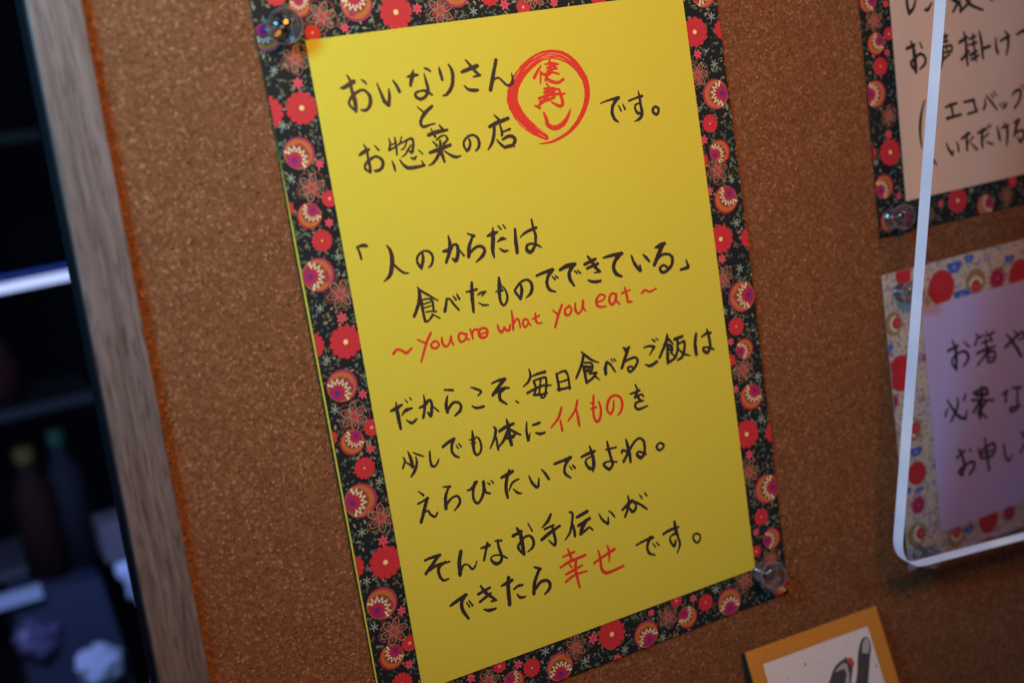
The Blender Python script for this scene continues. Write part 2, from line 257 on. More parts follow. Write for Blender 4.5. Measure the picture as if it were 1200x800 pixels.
 'C1': ('k', "149,-2871,20,194,-2862,34,248,-2847,23;203,-2815,13,201,-2905,34,204,-3028,25;281,-2810,9,301,-2839,14;322,-2806,11,336,-2827,13;233,-2927,13,276,-2896,30,327,-2895,20;265,-2974,11,306,-3009,25,351,-2989,20;388,-2907,16,438,-2898,31,481,-2867,24,499,-2889,25,494,-2937,28,476,-2996,28,456,-2962,19;445,-2816,11,444,-2882,25,431,-2935,25,409,-2993,24;507,-2926,11,526,-2948,16,547,-2975,16;628,-2818,17,700,-2838,22;644,-2875,18,621,-2940,30,622,-3001,30;633,-2979,27,678,-2940,25,723,-2944,22,747,-2979,24,729,-3017,29,682,-3044,18;858,-2853,13,903,-2878,21,940,-2909,21,909,-2933,16;839,-3002,11,876,-3029,23,941,-3034,24;1045,-2866,16,1102,-2855,23,1164,-2859,33;1155,-2864,33,1092,-2913,31,1036,-2961,29;1045,-2956,24,1128,-2929,26,1193,-2938,16;1159,-2930,25,1103,-2959,29,1097,-3015,29,1148,-3064,16;1228,-3055,10,1252,-3079,18;1396,-2827,12,1398,-2886,23,1370,-2930,23,1321,-2958,13;1413,-2893,15,1470,-2885,23,1535,-2885,28;1421,-2935,23,1429,-2995,22,1406,-3048,23;1430,-2931,17,1520,-2928,23,1536,-2948,22,1526,-3011,23,1501,-3086,22;1347,-3019,23,1418,-3003,23,1492,-2992,22,1575,-3008,13;1402,-3048,23,1464,-3062,23,1525,-3062,18;1486,-2936,18,1450,-3059,18;1468,-3085,22,1487,-3094,17;1638,-2925,22,1641,-3002,24,1642,-3069,25;1642,-2929,17,1693,-2918,20,1729,-2920,20;1721,-2919,22,1742,-2968,19,1740,-3078,22;1650,-3001,15,1729,-2998,19;1628,-3058,22,1684,-3064,22,1746,-3065,20;1899,-2798,14,1945,-2849,24,1996,-2894,19,2050,-2925,10;1916,-2824,26,1893,-2885,27,1853,-2950,24,1815,-3003,22;1899,-2923,27,1903,-2999,26,1907,-3066,26;1907,-3066,24,1954,-3048,24,2003,-3015,21;1912,-2893,17,1976,-2912,19,1984,-2951,19,1966,-2976,19;1907,-2927,27,1977,-2946,22;1925,-2967,32,1975,-2971,21;1946,-2995,21,2012,-3004,24;1991,-3027,21,2034,-3071,10;2100,-3034,29,2103,-2986,33,2124,-2939,28;2124,-2939,21,2154,-2961,21,2193,-3038,16;2170,-2920,10,2188,-2950,13;2195,-2922,10,2214,-2949,12;2305,-2853,17,2331,-2878,40,2364,-2859,21;2344,-2877,33,2307,-2944,33,2260,-3023,26;2289,-2977,19,2361,-2960,21,2412,-2965,21,2423,-3001,25,2380,-3052,25,2334,-3071,23,2318,-3033,17,2358,-3031,18,2371,-3057,16;2506,-2896,14,2563,-2897,21,2608,-2915,27;2608,-2915,25,2550,-2974,11;2495,-3045,12,2544,-3067,27,2614,-3046,25;2597,-2844,12,2620,-2868,19;2637,-2846,11,2656,-2865,12;2753,-2838,18,2741,-2884,34,2695,-2950,27,2645,-3019,23;2760,-2881,25,2801,-2932,14;2743,-2931,25,2730,-3012,30,2723,-3083,30;2753,-2927,21,2784,-2955,29,2771,-3006,25;2746,-2966,29,2773,-2977,23;2747,-3077,25,2804,-3052,22,2782,-3023,16;2820,-2895,30,2902,-2886,27;2850,-2901,23,2836,-2990,25,2803,-3059,22;2858,-2941,16,2913,-2935,25,2907,-2999,25,2875,-3060,27,2827,-3080,22;2849,-2993,18,2896,-3042,20,2955,-3070,11;3046,-2895,25,3022,-2986,34,3022,-3075,31;3099,-2934,18,3152,-2915,27,3193,-2920,26;3162,-2879,15,3173,-2958,26,3177,-3052,26;3167,-3058,26,3135,-3086,29,3102,-3059,27,3102,-3031,18;3116,-3031,16,3169,-3047,20,3209,-3075,15"),
 'C2': ('k', "230,-3225,13,244,-3288,30,247,-3353,31;180,-3257,11,192,-3289,20,163,-3344,17;200,-3305,13,231,-3335,20;274,-3244,11,310,-3271,17,354,-3297,14;290,-3280,11,287,-3336,24,258,-3392,30,222,-3428,17;414,-3274,17,406,-3339,22,411,-3391,24,439,-3402,22,466,-3377,18,481,-3352,10;532,-3266,24,585,-3244,29,637,-3229,32;633,-3232,32,609,-3279,26,604,-3328,24,624,-3366,23,657,-3389,15;647,-3282,10,660,-3314,15;671,-3274,11,687,-3307,16;806,-3205,15,801,-3279,32,793,-3342,29,797,-3387,23,816,-3410,21,847,-3393,23,863,-3346,21,854,-3286,18,828,-3258,11;768,-3271,13,817,-3273,21;777,-3303,13,815,-3306,18;998,-3219,13,1013,-3248,26,989,-3314,25,937,-3388,13;1006,-3311,16,1005,-3362,21,1007,-3414,23;1045,-3267,28,1103,-3249,34,1177,-3239,26;1122,-3188,15,1128,-3241,33,1124,-3313,36,1131,-3410,28;1112,-3288,28,1070,-3350,28,1023,-3389,18;1131,-3271,17,1180,-3313,25,1229,-3348,13;1103,-3344,25,1151,-3342,35,1185,-3329,13;1298,-3255,13,1284,-3333,23,1287,-3408,27;1290,-3408,25,1313,-3355,10;1351,-3295,22,1412,-3292,27;1363,-3364,13,1405,-3384,27,1449,-3384,19"),
 'C3': ('r', "1638,-3216,22,1596,-3294,27,1515,-3359,17;1608,-3320,19,1613,-3410,25;1795,-3195,24,1762,-3269,24,1683,-3342,19;1776,-3280,19,1777,-3348,26,1779,-3412,22;1954,-3194,24,1937,-3276,24,1929,-3371,24,1951,-3418,28,1984,-3400,28,2005,-3323,24,1995,-3253,17;1916,-3248,16,1953,-3253,17;1912,-3296,19,1963,-3293,22;2140,-3281,17,2125,-3345,24,2093,-3386,23,2065,-3345,24,2079,-3288,29,2116,-3245,28,2168,-3242,23,2210,-3275,24,2218,-3331,26,2196,-3386,25,2161,-3415,16"),
 'C4': ('k', "2311,-3263,18,2355,-3262,26,2404,-3255,26;2370,-3193,14,2383,-3250,25,2353,-3303,30;2357,-3304,25,2419,-3295,21,2435,-3316,19;2371,-3296,23,2402,-3346,28;2432,-3352,18,2362,-3351,26,2340,-3384,26,2374,-3415,25,2463,-3407,18"),
 'C5': ('k', "260,-3563,11,297,-3606,22;238,-3661,21,285,-3651,19,328,-3640,30;320,-3641,32,283,-3721,32,236,-3815,30;278,-3748,14,310,-3739,18,329,-3777,22,362,-3805,22,388,-3780,19;474,-3587,13,536,-3601,23;524,-3602,21,482,-3669,29,468,-3767,30;481,-3734,27,533,-3698,21,580,-3693,21,600,-3732,24,582,-3770,26,537,-3805,13;676,-3673,13,716,-3670,28,770,-3627,29;754,-3629,29,727,-3695,24,719,-3758,24,746,-3803,25,791,-3771,26,822,-3707,29,829,-3643,31;828,-3694,25,837,-3733,21,869,-3753,21;865,-3660,12,882,-3680,16;898,-3651,12,916,-3678,15;993,-3652,25,1042,-3643,33,1100,-3630,33;1072,-3611,25,1035,-3685,31,1017,-3762,30,1021,-3833,23;1038,-3782,10,1084,-3721,23,1147,-3705,15;1083,-3776,12,1116,-3816,22,1153,-3833,13;1240,-3705,12,1261,-3771,25,1293,-3817,27,1312,-3815,25;1312,-3815,25,1328,-3748,14;1362,-3679,10,1391,-3724,22,1418,-3781,24;1491,-3669,25,1566,-3663,27,1650,-3656,32;1638,-3657,34,1587,-3711,27,1576,-3775,27,1625,-3830,15;1626,-3725,10,1646,-3757,15;1656,-3722,14,1676,-3754,22;1751,-3679,22,1816,-3667,29,1885,-3662,24;1843,-3606,14,1855,-3662,28,1862,-3724,33,1856,-3784,33,1840,-3829,17;1845,-3697,17,1792,-3713,19,1786,-3749,24,1812,-3794,29,1849,-3801,26;2017,-3610,16,2022,-3684,28,2033,-3771,26,2039,-3818,28,1998,-3853,28,1952,-3798,24,2001,-3785,18,2083,-3811,16;1993,-3676,17,2095,-3684,19;2202,-3639,16,2212,-3711,34,2218,-3782,30,2216,-3847,25;2145,-3741,26,2158,-3723,19,2195,-3760,21,2150,-3825,28;2154,-3826,21,2204,-3763,26,2267,-3695,25,2325,-3664,23,2369,-3691,25,2377,-3747,27,2366,-3814,25;2366,-3814,25,2323,-3837,32,2289,-3801,27,2310,-3779,21,2355,-3803,21,2382,-3826,14;2531,-3757,20,2567,-3782,22,2553,-3813,23,2512,-3818,23,2496,-3778,23,2531,-3757,20"),
 'D1': ('k', "212,-4130,21,266,-4125,26,345,-4127,31;334,-4127,32,271,-4181,32,200,-4239,30;225,-4225,24,313,-4201,27,419,-4205,18;382,-4197,24,320,-4225,31,312,-4289,26,340,-4342,23,386,-4342,16;532,-4151,31,502,-4238,37,491,-4342,36;508,-4306,24,538,-4271,18,575,-4283,16,602,-4325,23,631,-4315,18,654,-4274,10;714,-4181,21,789,-4178,28;774,-4154,25,747,-4217,23,719,-4286,23;841,-4156,13,902,-4170,22;868,-4157,22,868,-4224,25,880,-4295,27,864,-4342,30,815,-4346,32,781,-4294,18,812,-4274,15,873,-4289,17,925,-4331,17;1011,-4162,30,1090,-4148,34;1057,-4108,22,1079,-4167,34,1082,-4243,39,1083,-4349,24;1083,-4349,22,1042,-4284,25,1057,-4243,24,1121,-4202,22,1168,-4213,24,1188,-4260,27,1172,-4308,27,1122,-4335,14;1163,-4098,12,1191,-4174,17;1383,-4083,26,1345,-4133,32,1285,-4172,14;1307,-4190,22,1395,-4182,22;1264,-4272,31,1353,-4234,34,1449,-4205,27;1379,-4181,17,1384,-4243,27,1389,-4313,27,1374,-4354,24,1326,-4294,12;1561,-4112,19,1586,-4135,24,1570,-4206,24,1535,-4288,24,1481,-4337,14;1575,-4223,14,1579,-4278,28,1578,-4335,24;1625,-4177,31,1726,-4156,35;1625,-4253,29,1740,-4222,30;1705,-4231,35,1659,-4279,38,1633,-4329,33;1637,-4334,26,1701,-4306,24,1728,-4299,19,1756,-4331,17;1836,-4211,12,1861,-4269,23,1908,-4321,25;1913,-4315,25,1920,-4263,12;1935,-4209,12,1964,-4244,19,1984,-4281,14;2069,-4240,25,2122,-4212,34,2178,-4186,30;2143,-4133,14,2141,-4202,27,2120,-4251,27,2084,-4307,23;2178,-4189,23,2207,-4229,20,2195,-4272,29,2163,-4283,30,2142,-4249,20;2186,-4192,18,2249,-4241,23,2310,-4302,20;2258,-4157,13,2278,-4194,18;2312,-4153,13,2327,-4185,18"),
 'D2': ('k', "363,-4568,25,433,-4544,33,511,-4523,35;497,-4527,37,463,-4571,33,460,-4637,33,497,-4725,24;504,-4588,13,524,-4631,18;527,-4579,13,553,-4629,20;620,-4550,28,726,-4529,26;622,-4618,26,726,-4580,26;650,-4484,15,685,-4558,31,767,-4652,20;765,-4652,19,723,-4647,19;644,-4693,15,693,-4717,32,751,-4719,19;835,-4547,19,886,-4538,36,938,-4528,30;907,-4497,34,888,-4606,38,880,-4727,36;941,-4610,19,985,-4594,26,1021,-4599,25;960,-4659,13,985,-4697,26,1030,-4705,19;1156,-4481,17,1210,-4515,29;1195,-4519,29,1138,-4609,34,1113,-4704,34;1121,-4681,29,1191,-4626,31,1255,-4633,29,1275,-4678,31,1254,-4715,31,1213,-4740,17"),
 'D3': ('r', "1491,-4422,16,1508,-4495,28,1510,-4534,21;1436,-4477,22,1547,-4468,24;1397,-4561,22,1493,-4537,29,1647,-4526,28;1476,-4539,16,1500,-4593,19;1438,-4635,24,1521,-4622,26,1600,-4604,23;1428,-4698,26,1513,-4667,26,1640,-4668,18;1552,-4539,28,1535,-4611,30,1540,-4706,26,1547,-4790,19;1721,-4619,25,1807,-4594,25,1934,-4559,30;1776,-4523,16,1785,-4595,25,1783,-4688,28,1817,-4739,32,1886,-4744,27,1997,-4732,25;1865,-4503,12,1881,-4562,25,1866,-4652,14"),
 'D4': ('k', "2157,-4591,20,2239,-4576,25,2329,-4572,34;2308,-4565,36,2267,-4624,29,2269,-4696,27,2325,-4734,20;2320,-4625,13,2345,-4664,16;2361,-4625,15,2382,-4659,18;2441,-4573,26,2521,-4557,29,2602,-4557,26;2571,-4496,27,2573,-4573,37,2588,-4649,26,2596,-4716,26,2557,-4785,15;2568,-4603,29,2511,-4618,20,2504,-4664,24,2537,-4714,29,2557,-4672,26;2779,-4666,20,2816,-4697,20,2803,-4746,22,2770,-4752,22,2744,-4712,22,2749,-4677,22,2779,-4666,20"),
 'E1': ('k', "5836,-270,27,5837,-328,34,5841,-397,37,5855,-457,39;5857,-457,37,5917,-405,32,5952,-321,19;6052,-444,24,6085,-448,37,6146,-391,19;6386,-377,27,6469,-421,38;6404,-503,25,6452,-454,33,6511,-415,27;6459,-395,33,6506,-459,35,6499,-519,25;6500,-509,28,6574,-467,33,6635,-423,25;6570,-386,33,6644,-464,35,6791,-529,25;6889,-420,25,6928,-449,25"),
 'E2': ('k', "5783,-772,34,5879,-750,34;5838,-710,19,5863,-772,37,5871,-882,49,5873,-1002,32;5871,-1001,29,5818,-915,34,5856,-880,32,5941,-841,32,5996,-878,32,5989,-937,32,5923,-978,22;5948,-733,17,5972,-786,24;6278,-693,20,6277,-773,27;6192,-723,25,6302,-716,27;6207,-765,22,6301,-761,25;6229,-812,25,6338,-811,27,6346,-862,25;6228,-867,22,6343,-862,25;6283,-814,22,6280,-864,22;6232,-808,22,6217,-926,27,6176,-1011,15;6235,-920,30,6315,-888,22;6451,-794,35,6553,-756,35;6518,-701,20,6533,-804,35,6528,-905,36,6528,-1021,25;6459,-957,35,6565,-889,28;6578,-779,25,6664,-761,25;6632,-735,20,6632,-816,28,6644,-990,28;6571,-834,25,6671,-821,25;6574,-931,36,6664,-903,31;6589,-973,31,6684,-945,25;6719,-720,20,6734,-828,36,6737,-982,28;6762,-888,33,6841,-877,33;6928,-811,20,6924,-903,34,6939,-956,34;6989,-844,26,7108,-812,36;7056,-760,20,7094,-810,36,7083,-902,34,7051,-985,23;7210,-809,23,7323,-781,40,7413,-765,40"),
 'E3': ('k', "6196,-1375,23,6270,-1364,34,6344,-1358,29;6272,-1369,34,6288,-1479,29;6205,-1483,34,6388,-1472,29;6439,-1361,26,6565,-1357,35;6565,-1357,32,6588,-1468,32;6476,-1479,27,6603,-1471,27;6720,-1368,18,6712,-1432,30,6686,-1461,30;6738,-1338,18,6797,-1411,30,6863,-1492,21;6799,-1330,16,6832,-1373,19;6839,-1314,16,6872,-1357,19;6899,-1442,16,6919,-1467,20;6939,-1431,16,6958,-1462,20;6999,-1440,19,6979,-1476,27,6939,-1495,22;7082,-1380,19,7132,-1349,33;7132,-1349,33,7201,-1353,33,7175,-1443,33,7097,-1514,27;7215,-1300,16,7249,-1337,19;5944,-1275,15,5898,-1358,24,5861,-1480,34,5848,-1584,29,5852,-1712,15"),
 'E4': ('k', "6168,-1719,18,6190,-1776,29,6233,-1837,35;6233,-1837,29,6249,-1796,16;6299,-1723,18,6314,-1774,27,6316,-1818,21;6367,-1701,29,6468,-1667,38;6439,-1658,21,6429,-1738,35,6426,-1824,27;6441,-1761,16,6515,-1707,24;6485,-1768,18,6552,-1833,30;6585,-1680,30,6693,-1658,35;6648,-1651,27,6629,-1747,38,6627,-1828,27;6660,-1741,19,6717,-1705,27;6685,-1783,19,6764,-1817,27;6714,-1631,16,6731,-1653,19;6745,-1622,16,6762,-1644,19;6843,-1659,22,6857,-1738,36,6866,-1789,30;6902,-1678,24,6995,-1665,30;6938,-1634,19,6975,-1711,36,6951,-1852,27;7073,-1654,27,7146,-1632,36;7137,-1636,36,7089,-1718,39,7059,-1780,27;7069,-1759,27,7172,-1741,30,7197,-1790,36,7144,-1848,39,7110,-1810,25;5986,-1846,21,6016,-1894,21"),
 'F1': ('k', "5935,-3716,30,6073,-3696,32;6008,-3625,17,6037,-3713,38,6036,-3817,39,6023,-3923,32;6023,-3923,28,5976,-3842,28,6017,-3787,28,6122,-3763,30,6187,-3800,34,6185,-3861,34,6121,-3915,24;6151,-3670,17,6218,-3737,28;6324,-3626,17,6363,-3683,24;6348,-3662,24,6298,-3738,30;6353,-3672,24,6423,-3670,22;6462,-3635,17,6471,-3681,24;6445,-3684,17,6564,-3666,31;6504,-3679,22,6531,-3747,26;6380,-3739,24,6509,-3735,24;6441,-3718,28,6451,-3825,33;6311,-3828,30,6441,-3814,33,6571,-3809,22;6499,-3819,28,6397,-3883,30,6295,-3956,22;6442,-3850,30,6451,-3949,31;6447,-3860,24,6542,-3855,28,6555,-3893,28,6536,-3951,28,6460,-3951,28;6453,-3905,19,6535,-3915,20;6696,-3855,31,6797,-3807,35,6911,-3761,33,6960,-3754,29,6966,-3809,29,6892,-3819,22;6724,-3720,17,6797,-3807,31,6859,-3901,38,6914,-3994,31;6838,-3714,15,6876,-3753,22"),
 'F2': ('k', "5866,-4199,21,5929,-4307,29,6003,-4405,35,6085,-4445,35;6085,-4445,35,6109,-4365,18;5822,-4346,31,5855,-4288,21;6002,-4206,18,5991,-4296,30,5889,-4422,28;6115,-4195,21,6082,-4253,31;6218,-4213,30,6377,-4199,35,6413,-4268,32;6249,-4241,38,6404,-4268,38;6336,-4176,25,6321,-4298,52;6192,-4280,31,6483,-4352,25;6292,-4318,38,6194,-4407,32;6313,-4296,45,6272,-4486,38;6265,-4404,25,6359,-4502,29;6378,-4339,32,6261,-4430,38;6611,-4323,30,6685,-4307,31;6660,-4294,25,6646,-4412,31;6750,-4290,26,6875,-4313,32;6822,-4300,31,6808,-4419,31,6808,-4500,33,6722,-4533,32,6700,-4487,29,6844,-4502,22"),
 'F3': ('k', "5919,-4808,31,6028,-4764,32;5955,-4725,25,5989,-4801,35,6010,-4914,35,5964,-5002,38;5964,-5002,35,5936,-4947,32,6099,-4897,32,6146,-4950,35,6067,-5023,32;6098,-4763,22,6112,-4793,23;6217,-4794,22,6241,-4895,30;6231,-4825,25,6413,-4792,32,6443,-4841,32,6399,-4910,32,6257,-4906,30;6316,-4706,22,6324,-4863,35,6337,-5057,30;6237,-4853,24,6414,-4860,24;6569,-4840,24,6573,-4957,31,6620,-5027,33,6670,-4983,22;6831,-4779,33,6866,-4843,29;6789,-4981,33,6861,-4917,33"),
}
MOTIFS = {
 'M': [('F', -5.9, -23.9, 6.2, 0), ('p', -5.6, -14.8, 2.2, 0), ('F', -19.2, -23.8, 6.2, 0), ('w', -14.4, -29.2, 1.6, 0), ('O', -10.2, -40.0, 6.0, 225), ('p', -3.1, -45.0, 1.9, 0), ('w', -15.0, -48.4, 1.6, 0), ('L', -7.7, -53.2, 6.3, 0), ('s', -1.6, -58.4, 3.2, 0), ('o', -10.7, -63.3, 4.8, 45), ('s', -19.2, -59.2, 3.2, 0), ('p', -3.6, -67.2, 1.9, 0), ('f', -7.5, -73.3, 4.2, 0), ('w', -2.4, -80.5, 1.6, 0), ('O', -11.4, -85.6, 6.4, 180), ('L', -4.3, -94.4, 6.5, 0), ('w', -13.3, -98.1, 1.6, 0), ('F', -5.7, -112.8, 6.6, 0), ('p', -5.4, -103.5, 2.3, 0), ('F', -18.9, -111.5, 4.9, 0), ('w', -14.3, -117.9, 1.6, 0), ('O', -10.2, -129.0, 6.3, 225), ('p', -2.7, -134.2, 2.0, 0), ('w', -14.9, -137.4, 1.7, 0), ('L', -7.7, -141.9, 6.7, 0), ('s', -1.4, -148.0, 3.4, 0), ('o', -10.3, -151.6, 5.0, 45), ('s', -18.7, -147.7, 3.0, 0), ('p', -3.6, -156.1, 2.0, 0), ('f', -7.4, -162.8, 4.4, 0), ('w', -2.2, -169.8, 1.7, 0), ('O', -11.2, -175.0, 6.8, 180), ('L', -4.2, -184.1, 6.9, 0), ('w', -13.1, -187.5, 1.7, 0), ('F', -5.8, -202.2, 6.9, 0), ('p', -5.2, -193.4, 2.4, 0), ('F', -19.5, -200.4, 5.1, 0), ('w', -14.7, -207.3, 1.7, 0), ('O', -10.2, -218.1, 6.6, 225), ('p', -2.8, -223.8, 2.1, 0), ('w', -15.1, -226.6, 1.7, 0), ('L', -7.4, -231.0, 7.0, 0), ('s', -1.7, -238.1, 3.5, 0), ('o', -10.1, -241.1, 5.3, 45), ('p', -3.6, -246.7, 2.1, 0), ('f', -7.9, -253.4, 4.6, 0), ('O', 179.1, -1.4, 6.4, 180), ('w', 181.5, -11.7, 1.8, 0), ('F', 172.2, -17.1, 6.4, 0), ('F', 186.5, -17.7, 4.3, 0), ('p', 172.1, -26.5, 2.2, 0), ('L', 170.8, -35.0, 6.1, 0), ('w', 179.8, -31.8, 1.8, 0), ('O', 178.3, -44.4, 6.5, 0), ('w', 168.1, -49.2, 1.8, 0), ('f', 173.8, -56.3, 4.0, 0), ('p', 169.6, -62.7, 2.2, 0), ('o', 176.8, -69.0, 5.2, 200), ('s', 167.4, -71.2, 2.9, 0), ('L', 174.2, -76.8, 6.3, 0), ('w', 181.2, -82.1, 1.5, 0), ('p', 168.8, -85.2, 2.2, 0), ('o', 176.8, -90.0, 6.0, 45), ('w', 180.7, -101.0, 1.9, 0), ('F', 171.5, -106.5, 6.4, 0), ('F', 186.1, -108.5, 4.5, 0), ('p', 171.1, -115.2, 2.3, 0), ('L', 170.2, -123.8, 6.0, 0), ('w', 179.5, -121.1, 1.9, 0), ('O', 178.6, -133.7, 6.9, 0), ('w', 168.5, -138.5, 1.9, 0), ('f', 173.8, -146.3, 4.2, 0), ('p', 170.1, -152.5, 1.9, 0), ('o', 176.9, -157.2, 4.6, 200), ('s', 168.3, -160.7, 3.1, 0), ('L', 174.6, -166.2, 6.2, 0), ('w', 182.0, -171.1, 1.9, 0), ('p', 169.6, -174.1, 1.9, 0), ('o', 177.4, -179.6, 5.9, 45), ('w', 181.4, -191.0, 2.0, 0), ('F', 172.5, -196.0, 6.7, 0), ('F', 187.6, -198.7, 5.2, 0), ('p', 172.5, -205.7, 2.4, 0), ('L', 171.3, -213.5, 6.3, 0), ('O', 179.9, -224.1, 6.8, 0), ('f', 175.2, -236.4, 4.0, 0), ('p', 171.3, -242.7, 2.0, 0), ('o', 179.4, -248.0, 4.9, 190), ('s', 170.0, -251.5, 2.8, 0), ('L', 177.4, -257.9, 6.1, 0), ('O', 180.6, -270.3, 6.1, 0), ('L', 161.9, -263.5, 6.0, 0), ('O', 152.1, -270.4, 6.4, 270), ('w', 145.7, -262.5, 2.0, 0), ('f', 139.4, -266.7, 4.0, 0), ('p', 133.0, -262.6, 2.0, 0), ('s', 124.4, -261.0, 3.1, 0), ('o', 129.0, -270.3, 5.1, 130), ('L', 118.9, -267.0, 5.9, 0), ('p', 110.6, -262.2, 1.9, 0), ('O', 106.5, -270.9, 6.2, 290), ('w', 114.5, -274.9, 1.6, 0), ('F', 89.7, -265.3, 6.9, 0), ('p', 80.3, -264.1, 2.7, 0), ('w', 94.8, -274.2, 1.9, 0), ('p', 90.4, -276.8, 2.3, 0), ('L', 71.5, -265.1, 6.1, 0), ('w', 74.6, -272.5, 1.9, 0), ('O', 62.5, -271.0, 6.4, 270), ('w', 56.9, -262.0, 1.9, 0), ('f', 49.5, -266.8, 4.1, 0), ('p', 43.5, -263.2, 2.2, 0), ('s', 35.0, -261.0, 2.9, 0), ('o', 40.3, -269.8, 4.8, 130), ('L', 29.3, -265.9, 5.9, 0), ('p', 21.7, -261.7, 2.2, 0), ('O', 7.7, -263.9, 6.1, 270), ('F', -6.7, -267.3, 6.4, 0), ('L', 8.1, 7.8, 6.5, 0), ('s', 3.4, 2.4, 3.1, 0), ('O', 22.5, 10.6, 6.3, 100), ('p', 16.3, 2.8, 1.9, 0), ('F', 37.7, 6.1, 6.7, 0), ('p', 46.6, 6.4, 2.2, 0), ('L', 56.1, 4.7, 6.5, 0), ('O', 63.8, 10.7, 5.8, 90), ('w', 70.2, 2.8, 1.6, 0), ('F', 78.3, 8.5, 4.6, 0), ('p', 84.0, 3.9, 2.3, 0), ('s', 92.1, 2.0, 3.0, 0), ('L', 97.8, 5.8, 6.0, 0), ('p', 106.2, 2.2, 2.0, 0), ('F', 127.5, 4.0, 4.8, 0), ('O', -13.9, 2.9, 5.2, 120), ('L', -4.9, -6.2, 5.9, 0), ('w', -13.7, -9.1, 1.5, 0), ('F', -7.8, 17.5, 4.3, 0), ('o', 0.3, 12.4, 4.0, 90), ('p', -19.3, -4.4, 1.5, 0)],
 'N': [('O', 269.1, -14.7, 5.0, 0), ('L', 272.0, -23.8, 5.8, 0), ('p', 279.6, -16.9, 1.9, 0), ('s', 279.9, -30.6, 3.1, 0), ('o', 271.6, -34.2, 5.0, 30), ('p', 277.8, -38.9, 1.9, 0), ('f', 273.4, -44.6, 4.3, 0), ('O', 269.1, -56.6, 6.2, 180), ('L', 276.1, -67.5, 5.5, 0), ('p', 274.9, -76.1, 2.4, 0), ('F', 274.9, -84.5, 6.4, 0), ('F', 262.9, -83.4, 3.5, 0), ('w', 266.0, -87.9, 1.6, 0), ('o', 269.7, -99.8, 5.6, 210), ('p', 277.9, -105.7, 2.0, 0), ('O', 270.7, -116.2, 5.2, 0), ('s', 281.7, -118.2, 3.7, 0), ('L', 293.8, -117.1, 5.7, 0), ('F', 314.8, -114.2, 6.2, 0), ('O', 332.4, -119.8, 5.5, 20), ('L', 347.3, -117.3, 5.5, 0), ('p', 303.6, -113.9, 2.1, 0), ('s', 351.6, -111.2, 3.0, 0), ('w', 323.7, -110.7, 1.7, 0), ('p', 360.9, -118.3, 2.6, 0)],
 'P': [('R', 299.7, -153.9, 7.1, 0), ('B', 309.2, -146.1, 3.8, 0), ('B', 312.5, -160.9, 4.2, 0), ('Q', 322.3, -155.6, 5.5, 270), ('m', 336.8, -157.2, 5.1, 0), ('R', 353.2, -159.2, 7.4, 0), ('R', 276.3, -143.3, 4.1, 0), ('Q', 267.9, -165.4, 4.9, 0), ('B', 262.1, -176.7, 3.3, 0), ('R', 270.2, -190.0, 7.5, 0), ('m', 263.1, -202.4, 3.3, 0), ('Q', 273.1, -218.7, 5.1, 0), ('B', 274.3, -230.4, 3.0, 0), ('R', 274.1, -241.3, 5.1, 0), ('B', 267.0, -248.5, 2.1, 0), ('m', 273.1, -257.4, 4.3, 0), ('Q', 270.7, -271.8, 5.2, 0), ('Q', 296.1, -280.7, 4.9, 80), ('B', 305.1, -279.3, 2.7, 0), ('R', 318.9, -278.7, 5.8, 0), ('m', 333.5, -278.8, 4.1, 0), ('R', 317.9, -292.3, 4.5, 0), ('B', 290.3, -289.5, 2.7, 0), ('m', 278.9, -287.8, 3.1, 0), ('v', 276.6, -153.4, 3.3, 0), ('v', 292.0, -139.7, 2.9, 0), ('v', 331.1, -145.2, 2.5, 0), ('B', 346.0, -149.0, 2.6, 0), ('v', 261.0, -189.1, 2.9, 0), ('B', 263.4, -233.5, 2.5, 0), ('v', 261.7, -255.0, 3.0, 0), ('v', 265.6, -280.6, 2.6, 0)],
}


# ------------------------------------------------------------------ cork board with its wooden frame
TILT = -0.0207          # the board hangs a touch out of square with the notices
BX0, BX1, BY0, BY1 = -77.4, 760.0, -520.0, 150.0
board = thing('cork_board', (0, 0, -9), 'large brown cork notice board in a grey-brown wood frame behind the notices', 'notice board')
bm = bmesh.new(); box(bm, (BX0 - 6, BY0 - 6, -9), (BX1 + 6, BY1 + 6, 0)); rotz(bm, TILT)
obj('cork_panel', bm, CORK, board)
FW, FH, FB = 18.0, 8.0, -12.0
def rail(lo, hi):
    b = bmesh.new(); box(b, lo, hi, .7); rotz(b, TILT); return b
obj('frame_rail', rail((BX0 - FW, BY0 - FW, FB), (BX0, BY1 + FW, FH)), WOOD, board)
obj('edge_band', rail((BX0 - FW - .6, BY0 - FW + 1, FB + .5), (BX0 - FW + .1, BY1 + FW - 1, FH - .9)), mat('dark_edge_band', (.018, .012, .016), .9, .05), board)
obj('frame_rail', rail((BX1, BY0 - FW, FB), (BX1 + FW, BY1 + FW, FH)), WOOD, board)
obj('frame_rail', rail((BX0 + .3, BY1, FB), (BX1 - .3, BY1 + FW, FH - .2)), WOOD, board)
obj('frame_rail', rail((BX0 + .3, BY0 - FW, FB), (BX1 - .3, BY0, FH - .2)), WOOD, board)

